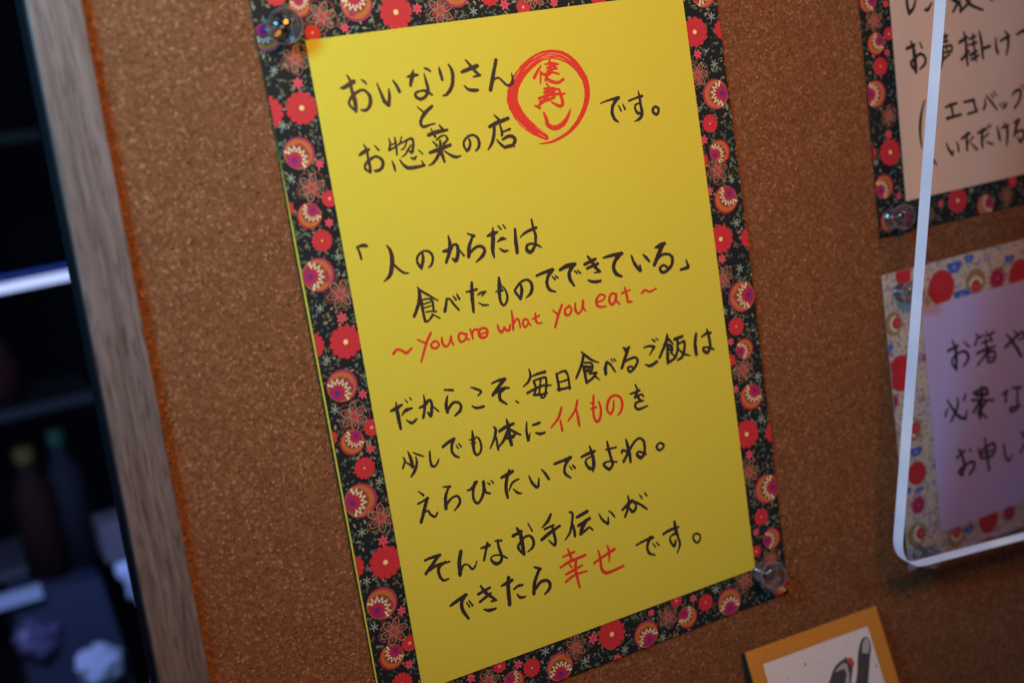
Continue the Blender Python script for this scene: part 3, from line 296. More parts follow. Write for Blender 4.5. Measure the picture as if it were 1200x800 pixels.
# ------------------------------------------------------------------ notices
def sheet_grid(x0, y0, x1, y1, z, warp, nx=36, ny=48, thick=.22):
    """a thin warped sheet: front grid, back grid and the cut edge between them"""
    bm = bmesh.new(); F = []; B = []
    for j in range(ny + 1):
        a = []; b = []
        for i in range(nx + 1):
            x = x0 + (x1 - x0) * i / nx; y = y0 + (y1 - y0) * j / ny; h = z + warp(x, y)
            a.append(bm.verts.new((x, y, h))); b.append(bm.verts.new((x, y, h - thick)))
        F.append(a); B.append(b)
    for j in range(ny):
        for i in range(nx):
            bm.faces.new((F[j][i], F[j][i + 1], F[j + 1][i + 1], F[j + 1][i])).smooth = True
            bm.faces.new((B[j][i], B[j + 1][i], B[j + 1][i + 1], B[j][i + 1])).smooth = True
    def rim(p, q):
        for k in range(len(p) - 1): bm.faces.new((p[k], q[k], q[k + 1], p[k + 1]))
    rim(F[0][::-1], B[0][::-1]); rim(F[-1], B[-1])
    rim([r[0] for r in F], [r[0] for r in B]); rim([r[-1] for r in F][::-1], [r[-1] for r in B][::-1])
    for e in bm.edges:
        if len({f.smooth for f in e.link_faces}) > 1: e.smooth = False
    return bm

def catmull(pts, n):
    out = []; m = len(pts)
    if m == 2:
        a, b = pts
        return [tuple(a[k] + (b[k] - a[k]) * t / n for k in range(3)) for t in range(n + 1)]
    for i in range(m - 1):
        p0 = pts[i - 1] if i else tuple(2 * pts[0][k] - pts[1][k] for k in range(3))
        p3 = pts[i + 2] if i + 2 < m else tuple(2 * pts[-1][k] - pts[-2][k] for k in range(3))
        p1, p2 = pts[i], pts[i + 1]
        for t in range(n):
            u = t / n
            out.append(tuple(.5 * (2 * p1[k] + (p2[k] - p0[k]) * u + (2 * p0[k] - 5 * p1[k] + 4 * p2[k] - p3[k]) * u * u + (3 * p1[k] - p0[k] - 3 * p2[k] + p3[k]) * u ** 3) for k in range(3)))
    out.append(pts[-1]); return out

def ribbon(bm, path, z, warp, dz=.004, mi=0, caps=True, jit=.0):
    """a flat pen line of varying width lying on the paper"""
    L = []; R = []; n = len(path)
    for i, (x, y, w) in enumerate(path):
        a = path[max(0, i - 1)]; b = path[min(n - 1, i + 1)]
        dx, dy = b[0] - a[0], b[1] - a[1]; d = math.hypot(dx, dy) or 1
        h = w / 2 * (1 + jit * noise.noise(Vector((x * 1.3, y * 1.3, 3.1)))); h2 = w / 2 * (1 + jit * noise.noise(Vector((x * 1.3, y * 1.3, 9.7))))
        zz = z + dz * i / n + warp(x, y)
        L.append(bm.verts.new((x - dy / d * h, y + dx / d * h, zz))); R.append(bm.verts.new((x + dy / d * h2, y - dx / d * h2, zz)))
    fs = []
    for i in range(n - 1): fs.append(bm.faces.new((R[i], R[i + 1], L[i + 1], L[i])))
    if caps:
        for (l, r, i, j) in ((L[0], R[0], 0, 1), (L[-1], R[-1], n - 1, n - 2)):
            x, y, w = path[i]; a = math.atan2(l.co.y - y, l.co.x - x); h = (Vector(l.co) - Vector(r.co)).length / 2
            sgn = 1 if i == 0 else -1
            cx, cy = (l.co.x + r.co.x) / 2, (l.co.y + r.co.y) / 2
            arc = [bm.verts.new((cx + h * math.cos(a + sgn * PI * k / 5), cy + h * math.sin(a + sgn * PI * k / 5), l.co.z)) for k in range(1, 5)]
            f = [l] + arc + [r]
            if sgn < 0: f = f[::-1]
            fs.append(bm.faces.new(f))
    for f in fs: f.material_index = mi

def ink_mesh(data, z, warp):
    bm = bmesh.new()
    for k, s in enumerate(data.split(';')):
        v = [int(a) / 20 for a in s.split(',')]
        pts = [tuple(v[i:i + 3]) for i in range(0, len(v), 3)]
        n = 10 if len(pts) > 2 else 6
        if len(pts) > 8 and max(p[2] for p in pts) > 3: n = 16
        ribbon(bm, catmull(pts, n), z + .05 + k * .006, warp, jit=.16)
    return bm

class Print:
    """flat printed motifs, cut off at the edge of the sheet"""
    def __init__(s, mats): s.bm = bmesh.new(); s.mats = mats; s.z = 0.0; s.count = 0
    def mi(s, m):
        if m not in s.mats: s.mats.append(m)
        return s.mats.index(m)
    def poly(s, pts, m):
        s.z += .003
        f = s.bm.faces.new([s.bm.verts.new((x, y, s.z)) for x, y in pts]); f.material_index = s.mi(m)
        if f.normal.z < 0: f.normal_flip()
    def fan(s, c, pts, m):
        s.z += .003; mi = s.mi(m); vc = s.bm.verts.new((c[0], c[1], s.z)); vs = [s.bm.verts.new((x, y, s.z)) for x, y in pts]
        for i in range(len(vs)): s.bm.faces.new((vc, vs[i], vs[(i + 1) % len(vs)])).material_index = mi
    def disc(s, x, y, r, m, n=28, ry=None, a=0):
        ry = ry or r; ca, sa = math.cos(a), math.sin(a)
        s.poly([(x + r * math.cos(t) * ca - ry * math.sin(t) * sa, y + r * math.cos(t) * sa + ry * math.sin(t) * ca) for t in [2 * PI * k / n for k in range(n)]], m)
    def scallop(s, x, y, r, n, m, depth=.14, ph=0.0):
        N = n * 8
        s.fan((x, y), [(x + r * (1 - depth + depth * abs(math.sin(n / 2 * t)) ** .55) * math.cos(t + ph), y + r * (1 - depth + depth * abs(math.sin(n / 2 * t)) ** .55) * math.sin(t + ph)) for t in [2 * PI * k / N for k in range(N)]], m)
    def line(s, pts, w, m, closed=False):
        s.z += .003
        if closed: pts = pts + [pts[0]]
        ribbon(s.bm, [(x, y, w) for x, y in pts], s.z, lambda x, y: 0, dz=.0006, mi=s.mi(m), caps=False)
    def petals(s, x, y, r, n, m, wid=.3, r0=.15, ph=0):
        for k in range(n):
            t = 2 * PI * k / n + ph; cx, cy = x + math.cos(t) * r * (1 + r0) / 2, y + math.sin(t) * r * (1 + r0) / 2
            s.disc(cx, cy, r * (1 - r0) / 2, m, 10, r * wid / 2, t)
    def motif(s, k, x, y, r, ang):
        s.z = .03 + (s.count % 6) * .07; s.count += 1
        a = math.radians(ang); ph = rnd.uniform(0, .5)
        if k in 'Ff':
            n = 13 if k == 'F' else 14
            s.scallop(x, y, r, n, P_RED, .15, ph)
            for i in range(n):
                t = 2 * PI * i / n + ph
                s.line([(x + r * .25 * math.cos(t), y + r * .25 * math.sin(t)), (x + r * .84 * math.cos(t), y + r * .84 * math.sin(t))], r * .035, P_RED2)
            s.disc(x, y, r * (.15 if k == 'F' else .12), P_YEL if k == 'F' else P_ORG, 12)
            s.disc(x, y, r * .08, P_CRM if k == 'F' else P_YEL, 8)
        elif k == 's':
            s.scallop(x, y, r, 10, P_RED, .12, ph); s.disc(x, y, r * .28, P_PINK, 10); s.disc(x, y, r * .12, P_CRM, 8)
        elif k == 'p':
            s.petals(x, y, r, 6, P_PINK, .5, .1, ph); s.disc(x, y, r * .25, P_RED, 8)
        elif k == 'w':
            s.petals(x, y, r * 1.15, 6, P_GRY, .26, .1, ph); s.disc(x, y, r * .14, P_CRM, 6)
        elif k == 'L':
            for i in range(5):
                t = 2 * PI * (i + .5) / 5 + ph
                s.line([(x + math.cos(t) * r * .62 + r * .36 * math.cos(q), y + math.sin(t) * r * .62 + r * .36 * math.sin(q)) for q in [2 * PI * j / 16 for j in range(16)]], r * .045, P_MAR, True)
            for i in range(6):
                t = 2 * PI * i / 6 + ph
                def el(q, rr): 
                    u = r * .42 * rr * math.cos(q) + r * .42; w = r * .21 * rr * math.sin(q)
                    return (x + math.cos(t) * u - math.sin(t) * w, y + math.sin(t) * u + math.cos(t) * w)
                s.poly([el(2 * PI * j / 14, .55) for j in range(14)], P_MAR)
                s.line([el(2 * PI * j / 14, 1) for j in range(14)], r * .05, P_TAN, True); s.z -= .004
            s.petals(x, y, r * .24, 6, P_RED2, .5, .05, ph + .5)
        elif k in 'Oo':
            dx, dy = math.cos(a), math.sin(a)
            s.disc(x, y, r, P_RIM if k == 'O' else P_RED2, 36)
            s.disc(x + dx * r * .08, y + dy * r * .08, r * .91, P_ORG, 32); s.disc(x + dx * r * .23, y + dy * r * .23, r * .74, P_BRN, 32)
            mx, my, mr = x + dx * r * .48, y + dy * r * .48, r * .50
            zz = []
            for i in range(15):
                t = a + PI + (i - 7) / 7 * 1.55; q = mr * (1.02 if i % 2 else 1.66)
                q = min(q, 1.6 * r)
                zz.append((mx + q * math.cos(t), my + q * math.sin(t)))
            zz = [(px, py) if math.hypot(px - x, py - y) < r * .97 else (x + (px - x) * r * .97 / math.hypot(px - x, py - y), y + (py - y) * r * .97 / math.hypot(px - x, py - y)) for px, py in zz]
            s.disc(mx, my, mr * .98, P_MAG, 24)
            for i in range(7):
                t = a + PI + (i - 3) / 3 * 1.3
                s.disc(mx + mr * .75 * math.cos(t), my + mr * .75 * math.sin(t), mr * .24, P_RED2, 8)
            s.disc(mx + dx * r * .05, my + dy * r * .05, r * .17, P_PUR, 12)
            s.line(zz, r * .15, P_CRM)
        elif k == 'R':
            s.scallop(x, y, r, 16, P_RED2, .05, ph); s.scallop(x, y, r * .93, 16, P_RED, .05, ph)
            for i in range(10):
                t = 2 * PI * i / 10; s.disc(x + r * .6 * math.cos(t), y + r * .6 * math.sin(t), r * .09, P_RED2, 8)
        elif k == 'B':
            s.poly([(x + r * (1 + .25 * math.sin(3 * t + ph)) * math.cos(t), y + r * (.8 + .2 * math.cos(2 * t)) * math.sin(t)) for t in [2 * PI * j / 20 for j in range(20)]], P_BLU)
            s.disc(x, y, r * .3, P_VIO, 8)
        elif k == 'm':
            s.petals(x, y, r, 12, P_RED2, .32, .1, ph); s.disc(x, y, r * .62, P_MAG, 16); s.disc(x, y, r * .2, P_PINK, 8)
        elif k == 'Q':
            dx, dy = math.cos(a), math.sin(a)
            s.disc(x, y, r, P_TAN, 28); s.disc(x, y, r * .88, P_ORG, 28); s.disc(x + dx * r * .1, y + dy * r * .1, r * .78, P_TAN, 24)
            for i in range(9):
                t = a + PI + (i - 4) / 4 * 1.3; s.disc(x + dx * r * .35 + r * .6 * math.cos(t), y + dy * r * .35 + r * .6 * math.sin(t), r * .13, P_CRM, 8)
            s.scallop(x + dx * r * .35, y + dy * r * .35, r * .5, 9, P_RED, .15); s.disc(x + dx * r * .4, y + dy * r * .4, r * .22, P_PINK, 10)
        elif k == 'v':
            s.petals(x, y, r, 5, P_VIO, .5, .1, ph); s.disc(x, y, r * .3, P_LTN, 8)
    def finish(s, rect, z, warp):
        x0, y0, x1, y1 = rect
        for co, no in (((x0, 0, 0), (-1, 0, 0)), ((x1, 0, 0), (1, 0, 0)), ((0, y0, 0), (0, -1, 0)), ((0, y1, 0), (0, 1, 0))):
            bmesh.ops.bisect_plane(s.bm, geom=s.bm.verts[:] + s.bm.edges[:] + s.bm.faces[:], plane_co=co, plane_no=no, clear_outer=True, dist=1e-5)
        for v in s.bm.verts: v.co.z = z + .03 + v.co.z + warp(v.co.x, v.co.y)
        for f in s.bm.faces:
            if f.normal.z < 0: f.normal_flip()
        return s.bm

def floral(kind, rect, inner, z, warp):
    pr = Print([]); ms = MOTIFS[kind]
    x0, y0, x1, y1 = rect; ix0, iy0, ix1, iy1 = inner
    fill = [P_GRN, P_OLV, P_GRN, P_GRN, P_TEAL, P_OLV, P_TAN] if kind != 'P' else [P_VIO, P_LTN, P_OLV, P_TAN, P_PINK, P_BLU, P_GRY]
    n = int(((x1 - x0) * (y1 - y0) - (ix1 - ix0) * (iy1 - iy0)) * (.20 if kind != 'P' else .30))
    k = 0; tries = 0
    while k < n and tries < n * 12:
        tries += 1
        x = rnd.uniform(x0, x1); y = rnd.uniform(y0, y1)
        if ix0 + 2 < x < ix1 - 2 and iy0 + 2 < y < iy1 - 2: continue
        if any(math.hypot(x - m[1], y - m[2]) < m[3] * .95 for m in ms if m[0] != 'L'): continue
        a = rnd.uniform(0, PI); q = rnd.uniform(.5, 1.05)
        pr.z = (k % 9) * .003; pr.disc(x, y, q, rnd.choice(fill), 8, q * rnd.uniform(.3, .6), a); k += 1
    if kind == 'P':
        for _ in range(150):
            x = rnd.uniform(x0, x1); y = rnd.uniform(y0, y1)
            if ix0 + 2 < x < ix1 - 2 and iy0 + 2 < y < iy1 - 2: continue
            if any(math.hypot(x - m[1], y - m[2]) < m[3] * 1.1 + 1.5 for m in ms): continue
            pr.motif(rnd.choice('mvBv'), x, y, rnd.uniform(1.6, 3.2), rnd.uniform(0, 360))
        ms = [(m[0], m[1], m[2], m[3] * 1.18, m[4]) for m in ms]
    for m in ms: pr.motif(*m)
    return pr.finish(rect, z, warp), pr.mats

def smooth(a, b, x):
    t = max(0, min(1, (x - a) / (b - a))); return t * t * (3 - 2 * t)
def warp_main(x, y):
    t = (y + 130) / 145.0
    mid = max(0.0, 1 - t * t)
    w = 1.5 * mid * (1 - smooth(-18, 30, x)) + 1.0 * mid * smooth(150, 188, x)
    return w + .35 * math.sin(x * .021 + .6) * math.sin(y * .017 + .4) + .35
def warp_side(x, y): return .35 + .3 * math.sin(x * .03) * math.cos(y * .025)

# main yellow notice
main = thing('paper_notice', (84, -130, 0), 'large yellow handwritten notice with a red brushed circle, on black floral paper', 'notice', 'handwritten notices pinned to the cork board')
RM = (-17.6, -277.0, 185.6, 17.5); IM = (0.0, -259.3, 168.0, 0.0)
ub = sheet_grid(RM[0] + .3, RM[1] + .4, RM[2] - 1.5, RM[3] - 2, .30, warp_main)
for v in ub.verts: v.co.x -= .95 * (1 - smooth(-90, 0, v.co.y)) if v.co.x < 0 else 0
setp(obj('underlay_sheet', ub, YELLOW, main), 'thin yellow sheet showing as a bright line along the left edge')
back = obj('backing_sheet', sheet_grid(*RM, .60, warp_main), BLACKPRINT, main)
bm, ms = floral('M', (RM[0] + .02, RM[1] + .02, RM[2] - .02, RM[3] - .02), IM, .60, warp_main)
obj('floral_print', bm, ms, back)
front = obj('writing_sheet', sheet_grid(*IM, 1.35, warp_main, thick=.3), YELLOW, main)
for key, lab in (('A1', None), ('A2', None), ('A3', None), ('SC', 'red brushed circle with a tapering tail'), ('ST', 'small red characters inside the brushed circle'), ('A4', None),
            ('B1', None), ('B2', None), ('EN', 'red handwritten english line'), ('C1', None), ('C2', None), ('C3', 'red handwritten words in the middle of the line'), ('C4', None), ('C5', None), ('D1', None),
            ('D2', None), ('D3', 'two red characters near the bottom'), ('D4', None)):
    c, d = INK[key]
    zz = 1.35 + (.12 if key == 'A1' else 0) + (.02 if key == 'ST' else 0)
    o = obj('brushed_circle' if key == 'SC' else 'handwriting', ink_mesh(d, zz, warp_main), INK_R if c == 'r' else INK_K, front)
    if lab: o['label'] = lab
v = [int(a) / 20 for a in INK['SC'][1].split(',')]
pth = catmull([tuple(v[i:i + 3]) for i in range(0, len(v), 3)], 16)
b = bmesh.new()
for k, (i0, i1, off) in enumerate(((132, 168, -.12), (128, 150, .2), (146, 176, .1), (112, 134, -.05), (160, 184, -.3), (24, 44, .4), (2, 22, -.38), (168, 190, .05), (96, 112, .3), (140, 158, -.32), (0, 14, .12))):
    q = []
    for i in range(i0, min(i1, len(pth) - 1)):
        a, c = pth[i - 1 if i else 0], pth[i + 1]; d = math.hypot(c[0] - a[0], c[1] - a[1]); x, y, w = pth[i]
        u = (i - i0) / (i1 - i0); q.append((x - (c[1] - a[1]) / d * w * off, y + (c[0] - a[0]) / d * w * off, .02 + .34 * math.sin(PI * u) * (.6 + .8 * noise.noise(Vector((i * .7, k, 0))))))
    ribbon(b, q, 1.44 + k * .004, warp_main, caps=False)
setp(obj('dry_brush_streaks', b, INK_R2, front), 'paler dry streaks inside the red circle')

# beige notice, top right
n2 = thing('paper_notice', (330, -45, 0), 'beige handwritten notice on black floral paper in the top right corner', 'notice', 'handwritten notices pinned to the cork board')
R2 = (264.4, -123.5, 474.0, 26.0); I2 = (282.0, -108.8, 458.0, 11.0)
SK = .018
def skewed(bm, y0=0):
    for v in bm.verts: v.co.x += SK * (v.co.y - y0)
    return bm
b2 = obj('backing_sheet', skewed(sheet_grid(*R2, .55, warp_side, 24, 20)), BLACKPRINT, n2)
bm, ms = floral('N', (R2[0] + .02, R2[1] + .02, R2[2] - .02, R2[3] - .02), I2, .57, warp_side)
obj('floral_print', skewed(bm), ms, b2)
f2 = obj('writing_sheet', skewed(sheet_grid(*I2, 1.1, warp_side, 24, 20)), BEIGE, n2)
for key in ('E1', 'E2', 'E3', 'E4'): obj('handwriting', ink_mesh(INK[key][1], 1.16, warp_side), INK_K, f2)

# lavender notice, right
n3 = thing('paper_notice', (330, -215, 0), 'lavender handwritten notice on cream paper with red and blue flowers, behind the clear acrylic panel', 'notice', 'handwritten notices pinned to the cork board')
R3 = (263.6, -289.0, 474.0, -141.0); I3 = (286.0, -275.6, 455.0, -161.5)
b3 = obj('backing_sheet', skewed(sheet_grid(*R3, .55, warp_side, 24, 20)), CREAMPRINT, n3)
bm, ms = floral('P', (R3[0] + .02, R3[1] + .02, R3[2] - .02, R3[3] - .02), I3, .57, warp_side)
obj('floral_print', skewed(bm), ms, b3)
f3 = obj('writing_sheet', skewed(sheet_grid(*I3, 1.1, warp_side, 24, 20)), LAVENDER, n3)
for key in ('F1', 'F2', 'F3'): obj('handwriting', ink_mesh(INK[key][1], 1.16, warp_side), INK_K, f3)

# ------------------------------------------------------------------ picture card, bottom right
CARDB = mat('dark_card_core', (.02, .018, .016), .7)
ORANGE = paper_material('orange_card', (.44, .165, .02), .6, .12)
WHITEC = paper_material('white_card', (.52, .46, .46), .5)
card = thing('picture_card', (198, -350, 0), 'small square picture card with a wide orange border below the yellow notice', 'card')
ca = math.atan2(-299.3 + 296.8, 233.0 - 154.9)
def card_pt(u, v): return (154.9 + u * math.cos(ca) + v * math.sin(ca) * 1, -296.8 + u * math.sin(ca) - v * math.cos(ca))
LEAN = Matrix.Translation((154.9, -296.8, .2)) @ Matrix.Rotation(ca, 4, 'Z') @ Matrix.Rotation(-math.radians(19.0), 4, 'X') @ Matrix.Rotation(-ca, 4, 'Z') @ Matrix.Translation((-154.9, 296.8, -.2))
def lean(bm): bmesh.ops.transform(bm, matrix=LEAN, verts=bm.verts); return bm
def card_rect(bm, u0, v0, u1, v1, z0, z1):
    prism(bm, [card_pt(u0, v1), card_pt(u1, v1), card_pt(u1, v0), card_pt(u0, v0)], z0, z1)
bm = bmesh.new(); card_rect(bm, 0.2, .5, 78, 100, .2, 3.4); obj('core', lean(bm), CARDB, card)
bm = bmesh.new()
for q in ((0, 0, 78.2, 7.4), (0, 7.4, 7.4, 92), (70.6, 7.4, 78.2, 92), (0, 92, 78.2, 100.2)): card_rect(bm, *q, 3.42, 4.2)
obj('orange_border', lean(bm), ORANGE, card)
bm = bmesh.new(); card_rect(bm, 7.45, 7.45, 70.55, 91.95, 3.42, 3.7); pic = obj('picture', lean(bm), WHITEC, card)
def blob(name, pts, z, m, parent):
    b = bmesh.new(); vs = [b.verts.new((x, y, z)) for x, y in pts]; f = b.faces.new(vs)
    if f.normal.z < 0: f.normal_flip()
    return obj(name, lean(b), m, parent)
DK = mat('picture_dark', (.035, .03, .035), .7); GR = mat('picture_grey', (.30, .26, .27), .7); RD = mat('picture_red', (.40, .03, .02), .7); SP = mat('picture_fleck', (.08, .08, .09), .7)
def closed(pts, n=6):
    q = [(*p, 1) for p in pts]; q = [q[-1]] + q + [q[0], q[1]]
    return [(a, b) for a, b, c in catmull(q, n)[n:-n * 2]][:]
blob('printed_finger', closed([card_pt(52.4, 35.0), card_pt(56.9, 26.2), card_pt(60.5, 18.2), card_pt(64.7, 12.8), card_pt(68.1, 12.4), card_pt(69.2, 16.2), card_pt(66.1, 22.8), card_pt(61.6, 31.7), card_pt(58.9, 37.1)]), 3.73, DK, pic)
blob('printed_nail', closed([card_pt(63.0, 18.5), card_pt(65.3, 13.9), card_pt(67.8, 12.9), card_pt(68.5, 16.0), card_pt(65.7, 19.8)]), 3.76, GR, pic)
blob('printed_figure', closed([card_pt(36.2, 30.1), card_pt(40.7, 25.0), card_pt(45.0, 20.6), card_pt(50.4, 18.5), card_pt(54.9, 19.0), card_pt(55.5, 22.9), card_pt(52.2, 28.9), card_pt(50.5, 34.5)]), 3.73, DK, pic)
blob('printed_light_patch', closed([card_pt(44.7, 22.5), card_pt(48.0, 20.7), card_pt(51.4, 20.0), card_pt(52.7, 22.1), card_pt(50.8, 25.6), card_pt(50.4, 22.6), card_pt(47.3, 22.5)]), 3.76, GR, pic)
blob('printed_light_patch', closed([card_pt(47.5, 31.5), card_pt(49.8, 26.9), card_pt(52.5, 24.0), card_pt(51.5, 27.8), card_pt(49.1, 32.8)]), 3.76, GR, pic)
blob('printed_red_patch', closed([card_pt(53.2, 19.4), card_pt(55.6, 18.6), card_pt(56.8, 20.8), card_pt(56.0, 23.1), card_pt(54.4, 21.8)]), 3.79, RD, pic)
b = bmesh.new()
for i in range(46):
    u, v, q = rnd.uniform(9, 69), rnd.uniform(9, 90), rnd.choice((.25, .3, .35, .6))
    x, y = card_pt(u, v); vs = [b.verts.new((x + q * math.cos(t) * rnd.uniform(.7, 1.2), y + q * math.sin(t), 3.725)) for t in [2 * PI * k / 7 for k in range(7)]]
    f = b.faces.new(vs)
    if f.normal.z < 0: f.normal_flip()
setp(obj('printed_flecks', lean(b), SP, pic), kind='stuff')

# ------------------------------------------------------------------ clear push pins
PIN = [(0, 0), (4.4, 0), (4.7, .5), (4.4, 1.2), (3.3, 1.9), (2.9, 3.2), (2.9, 4.6), (3.6, 6.0), (5.4, 7.0), (6.3, 8.2), (6.55, 9.6), (6.3, 11.0), (5.5, 12.2), (4.0, 13.1), (2.0, 13.6), (0, 13.75)]
def push_pin(x, y, z, s, label, tilt=(0, 0)):
    t = thing('push_pin', (x, y, z), label, 'push pin', 'clear push pins holding the notices')
    b = bmesh.new(); lathe(b, [(r * s, h * s) for r, h in PIN], (x, y, z)); obj('head', b, GLASS, t, smooth=True)
    b = bmesh.new(); lathe(b, [(0, -8), (.55, -6), (.6, 5.0), (0, 5.3)], (x, y, z), 12); obj('needle', b, STEEL, t, smooth=True)
    t.rotation_euler = (PI / 2 + tilt[0], tilt[1], 0)
push_pin(-9.5, 5.5, 1.9, 1.0, 'clear push pin at the top left corner of the yellow notice', (.03, .05))
push_pin(170.6, -261.5, 2.0, .97, 'clear push pin at the bottom right corner of the yellow notice', (-.06, .04))
push_pin(261.5 + 8, -114.5, 1.3, .9, 'clear push pin at the bottom left corner of the beige notice')
push_pin(262.5 + 8, -150.6, 1.3, .9, 'clear push pin at the top left corner of the lavender notice')
push_pin(260.5 + 5, -281.4, 1.3, .9, 'clear push pin at the bottom left corner of the lavender notice, under the acrylic edge')

# ------------------------------------------------------------------ clear acrylic panel standing off the board
pu = Vector((.995, -.098, 0)); pv = Vector((.0967, .986, .137)); pw = pu.cross(pv).normalized()
P0 = Vector((229.7, -273.1, 28)); PT = 6.4; PWID, PHGT, PR = 420.0, 460.0, 15.0
panel = thing('acrylic_panel', tuple(P0), 'clear acrylic panel with a pale blue edge in front of the beige notice', 'acrylic panel')
out = []
for cx, cy, a0 in ((PR, PR, PI), (PWID - PR, PR, 1.5 * PI), (PWID - PR, PHGT - PR, 0), (PR, PHGT - PR, PI / 2)):
    for k in range(9):
        a = a0 + PI / 2 * k / 8; out.append((cx + PR * math.cos(a), cy + PR * math.sin(a)))
def pp(u, v, w): return P0 + pu * u + pv * v + pw * w
for w in (0, -PT):
    b = bmesh.new(); b.faces.new([b.verts.new(pp(u, v, w)) for u, v in out]); obj('clear_face', b, ACRYLIC, panel)
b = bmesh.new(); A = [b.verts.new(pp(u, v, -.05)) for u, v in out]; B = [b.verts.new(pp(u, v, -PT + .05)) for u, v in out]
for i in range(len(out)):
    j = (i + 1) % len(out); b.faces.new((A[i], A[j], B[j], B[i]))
setp(obj('polished_edge', b, EDGE, panel, smooth=True), 'pale blue-white edge with a painted glow')

for sc in ([(32, 98), (38, 93), (46, 90)], [(92, 166), (104, 161), (117, 151)], [(84, 165), (89, 163.5), (92, 163)]):
    b = bmesh.new(); c = catmull([(x, y, .22) for x, y in sc], 6); vs = []
    for i, (x, y, w) in enumerate(c):
        w *= math.sin(PI * (i + .5) / len(c)); vs.append((b.verts.new(pp(x, y + w / 2, .03)), b.verts.new(pp(x, y - w / 2, .03))))
    for q, t in zip(vs, vs[1:]): b.faces.new((q[0], q[1], t[1], t[0]))
    obj('scratch', b, mat('pale_scratch', (.5, .5, .55), .6), panel)

# ------------------------------------------------------------------ the dim room behind the board
ZB = -600.0
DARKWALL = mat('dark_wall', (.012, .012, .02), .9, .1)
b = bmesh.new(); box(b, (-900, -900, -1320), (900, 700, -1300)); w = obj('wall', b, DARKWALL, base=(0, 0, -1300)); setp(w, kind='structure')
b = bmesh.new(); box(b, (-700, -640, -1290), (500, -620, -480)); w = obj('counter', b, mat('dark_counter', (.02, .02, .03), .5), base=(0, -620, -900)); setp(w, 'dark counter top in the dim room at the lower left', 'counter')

def beam(bm, a, c, w):
    a, c = Vector(a), Vector(c); d = (c - a).normalized(); s = d.cross(Vector((0, 0, 1))).normalized() * w / 2; n = Vector((0, 0, w / 2))
    vs = [bm.verts.new(p + q) for p in (a, c) for q in (s + n, s - n, -s - n, -s + n)]
    for f in ((0, 1, 2, 3), (7, 6, 5, 4), (0, 4, 5, 1), (1, 5, 6, 2), (2, 6, 7, 3), (3, 7, 4, 0)): bm.faces.new([vs[i] for i in f])
    bmesh.ops.recalc_face_normals(bm, faces=bm.faces)
TUBE = bpy.data.materials.new('lit_tube'); TUBE.use_nodes = True
tb = TUBE.node_tree.nodes['Principled BSDF']; tb.inputs['Emission Color'].default_value = (.50, .56, 1, 1); tb.inputs['Emission Strength'].default_value = 1.15
lamp = thing('tube_lamp', (-100, -118, ZB), 'slim bright blue-white tube lamp in the dark room at the far left', 'lamp')
b = bmesh.new(); beam(b, (-420, -118, ZB), (-22, -115, ZB), 6.5); obj('tube', b, TUBE, lamp)
b = bmesh.new(); beam(b, (-420, -109, ZB - 6), (-20, -107.5, ZB - 6), 3.0); obj('housing', b, mat('blue_housing', (.05, .10, .5), .5), lamp)

BOXB = mat('dark_blue_plastic', (.035, .042, .085), .7)
crate = thing('storage_box', (-70, -480, -640), 'dark blue storage box at the lower left behind the board', 'box')
b = bmesh.new(); prism(b, [(-122, -500), (-38, -505), (-50, -364), (-119, -358)], -760, -610); obj('box_body', b, BOXB, crate)
b = bmesh.new(); beam(b, (-170, -357, -600), (-97, -357, -600), 10); setp(obj('rim', b, mat('pale_blue_rim', (.45, .55, .66), .5), crate), 'pale blue rim')

BAG = mat('crumpled_white_plastic', (.62, .68, .86), .45)
def crumple(bm, c, r, seed, sy=1.0):
    bmesh.ops.create_icosphere(bm, subdivisions=4, radius=1)
    for v in bm.verts:
        n = noise.fractal(v.co * 1.5 + Vector((seed, 0, 0)), 1.0, 2.0, 4); k = r * (1 + .55 * n + .25 * abs(noise.noise(v.co * 3 + Vector((0, seed, 0)))))
        v.co = Vector((v.co.x * k + c[0], v.co.y * k * sy + c[1], v.co.z * k * .6 + c[2]))
b = bmesh.new(); crumple(b, (-66, -428, -590), 17, 3.3, .9); setp(obj('plastic_bag', b, BAG, base=(-66, -445, -590), smooth=True), 'crumpled blue-white plastic bag at the bottom, left of the board', 'bag')
b = bmesh.new(); crumple(b, (-21, -367, -590), 14, 8.1, 1.5); setp(obj('plastic_bag', b, BAG, base=(-21, -385, -590), smooth=True), 'upright blue-white plastic bag half hidden by the wooden frame', 'bag')
b = bmesh.new(); crumple(b, (-17, -455, -590), 10, 5.7, 1.6); setp(obj('plastic_bag', b, BAG, base=(-17, -470, -590), smooth=True), 'small blue-white plastic bag at the very bottom beside the frame', 'bag')

def bottle(c, h, r, body, cap, label):
    t = thing('bottle', c, label, 'bottle')
    def up(pts):
        b = bmesh.new(); lathe(b, pts, (0, 0, 0), 24)
        for v in b.verts: v.co = Vector((c[0] + v.co.x, c[1] + v.co.z, c[2] + v.co.y))
        bmesh.ops.recalc_face_normals(b, faces=b.faces); return b
    obj('bottle_body', up([(0, 0), (r, 0), (r, h * .68), (r * .45, h * .84), (r * .4, h * .93), (0, h * .93)]), body, t, smooth=True)
    obj('cap', up([(0, h * .9), (r * .5, h * .9), (r * .5, h), (0, h)]), cap, t)
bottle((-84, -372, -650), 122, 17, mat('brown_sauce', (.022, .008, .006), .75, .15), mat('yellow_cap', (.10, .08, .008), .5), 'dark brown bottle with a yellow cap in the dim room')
bottle((-56, -362, -660), 118, 15, mat('dark_grey_bottle', (.018, .018, .025), .75, .15), mat('green_cap', (.004, .07, .035), .5), 'dark grey bottle with a green cap in the dim room')
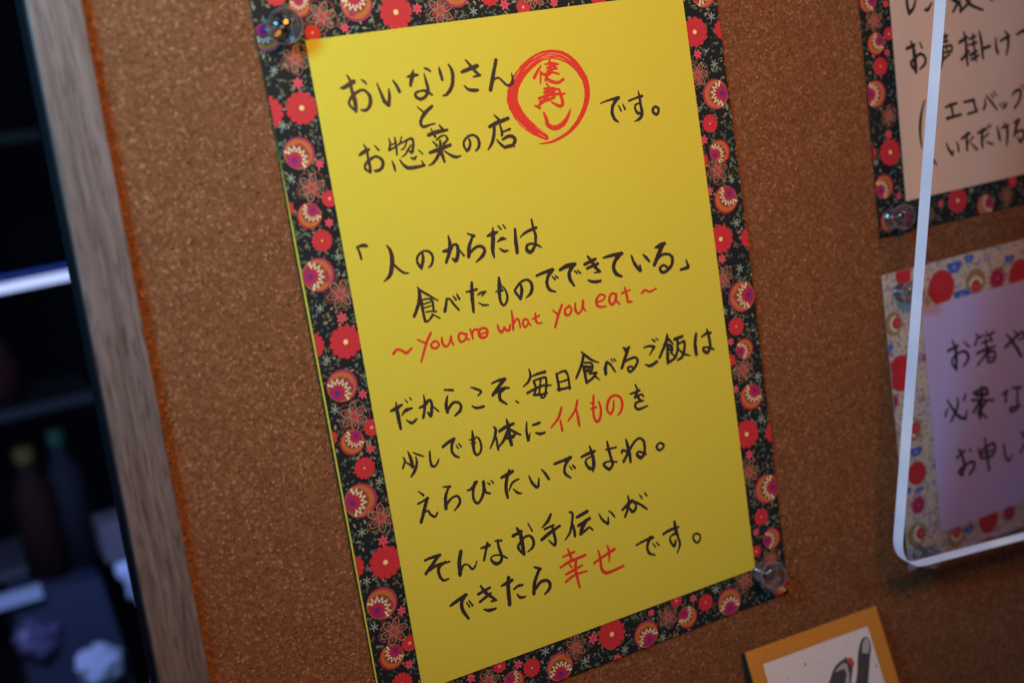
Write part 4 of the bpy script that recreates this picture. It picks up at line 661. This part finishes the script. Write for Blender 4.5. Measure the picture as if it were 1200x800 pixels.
for i, (x, y, z, h, rr, c, lab) in enumerate(((-62, 8, -760, 70, 22, (.03, .03, .07), 'dim blue jar on the upper dark shelf'), (-112, 6, -780, 84, 18, (.05, .03, .02), 'dim brown jar at the far left of the upper dark shelf'), (-92, -226, -760, 52, 26, (.07, .02, .018), 'dim dark red jar on the middle dark shelf'))):
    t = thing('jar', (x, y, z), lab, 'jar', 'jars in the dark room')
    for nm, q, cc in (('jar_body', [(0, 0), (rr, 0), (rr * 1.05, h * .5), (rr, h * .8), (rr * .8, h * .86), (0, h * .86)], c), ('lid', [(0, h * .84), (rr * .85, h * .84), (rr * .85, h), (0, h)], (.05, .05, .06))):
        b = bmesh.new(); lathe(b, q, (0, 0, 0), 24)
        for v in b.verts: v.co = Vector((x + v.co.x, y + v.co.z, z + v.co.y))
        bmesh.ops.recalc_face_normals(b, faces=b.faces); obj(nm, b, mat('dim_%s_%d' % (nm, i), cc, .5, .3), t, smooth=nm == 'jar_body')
for y, z, lab in ((-6, -790, 'upper dark shelf board in the dim room'), (-238, -790, 'middle dark shelf board in the dim room')):
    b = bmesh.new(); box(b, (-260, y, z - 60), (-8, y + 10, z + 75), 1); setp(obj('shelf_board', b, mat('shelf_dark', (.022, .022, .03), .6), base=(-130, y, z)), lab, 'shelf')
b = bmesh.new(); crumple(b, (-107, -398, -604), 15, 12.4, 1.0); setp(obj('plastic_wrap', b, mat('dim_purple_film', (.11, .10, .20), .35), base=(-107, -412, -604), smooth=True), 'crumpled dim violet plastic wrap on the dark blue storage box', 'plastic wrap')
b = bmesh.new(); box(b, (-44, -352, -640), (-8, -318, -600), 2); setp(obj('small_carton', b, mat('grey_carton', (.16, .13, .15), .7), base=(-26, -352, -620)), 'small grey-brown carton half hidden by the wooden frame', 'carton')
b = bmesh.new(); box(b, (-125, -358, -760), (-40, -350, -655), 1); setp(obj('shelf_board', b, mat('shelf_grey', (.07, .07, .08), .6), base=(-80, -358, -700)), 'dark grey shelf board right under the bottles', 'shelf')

for o in bpy.data.objects:
    if '_b' in o: del o['_b']
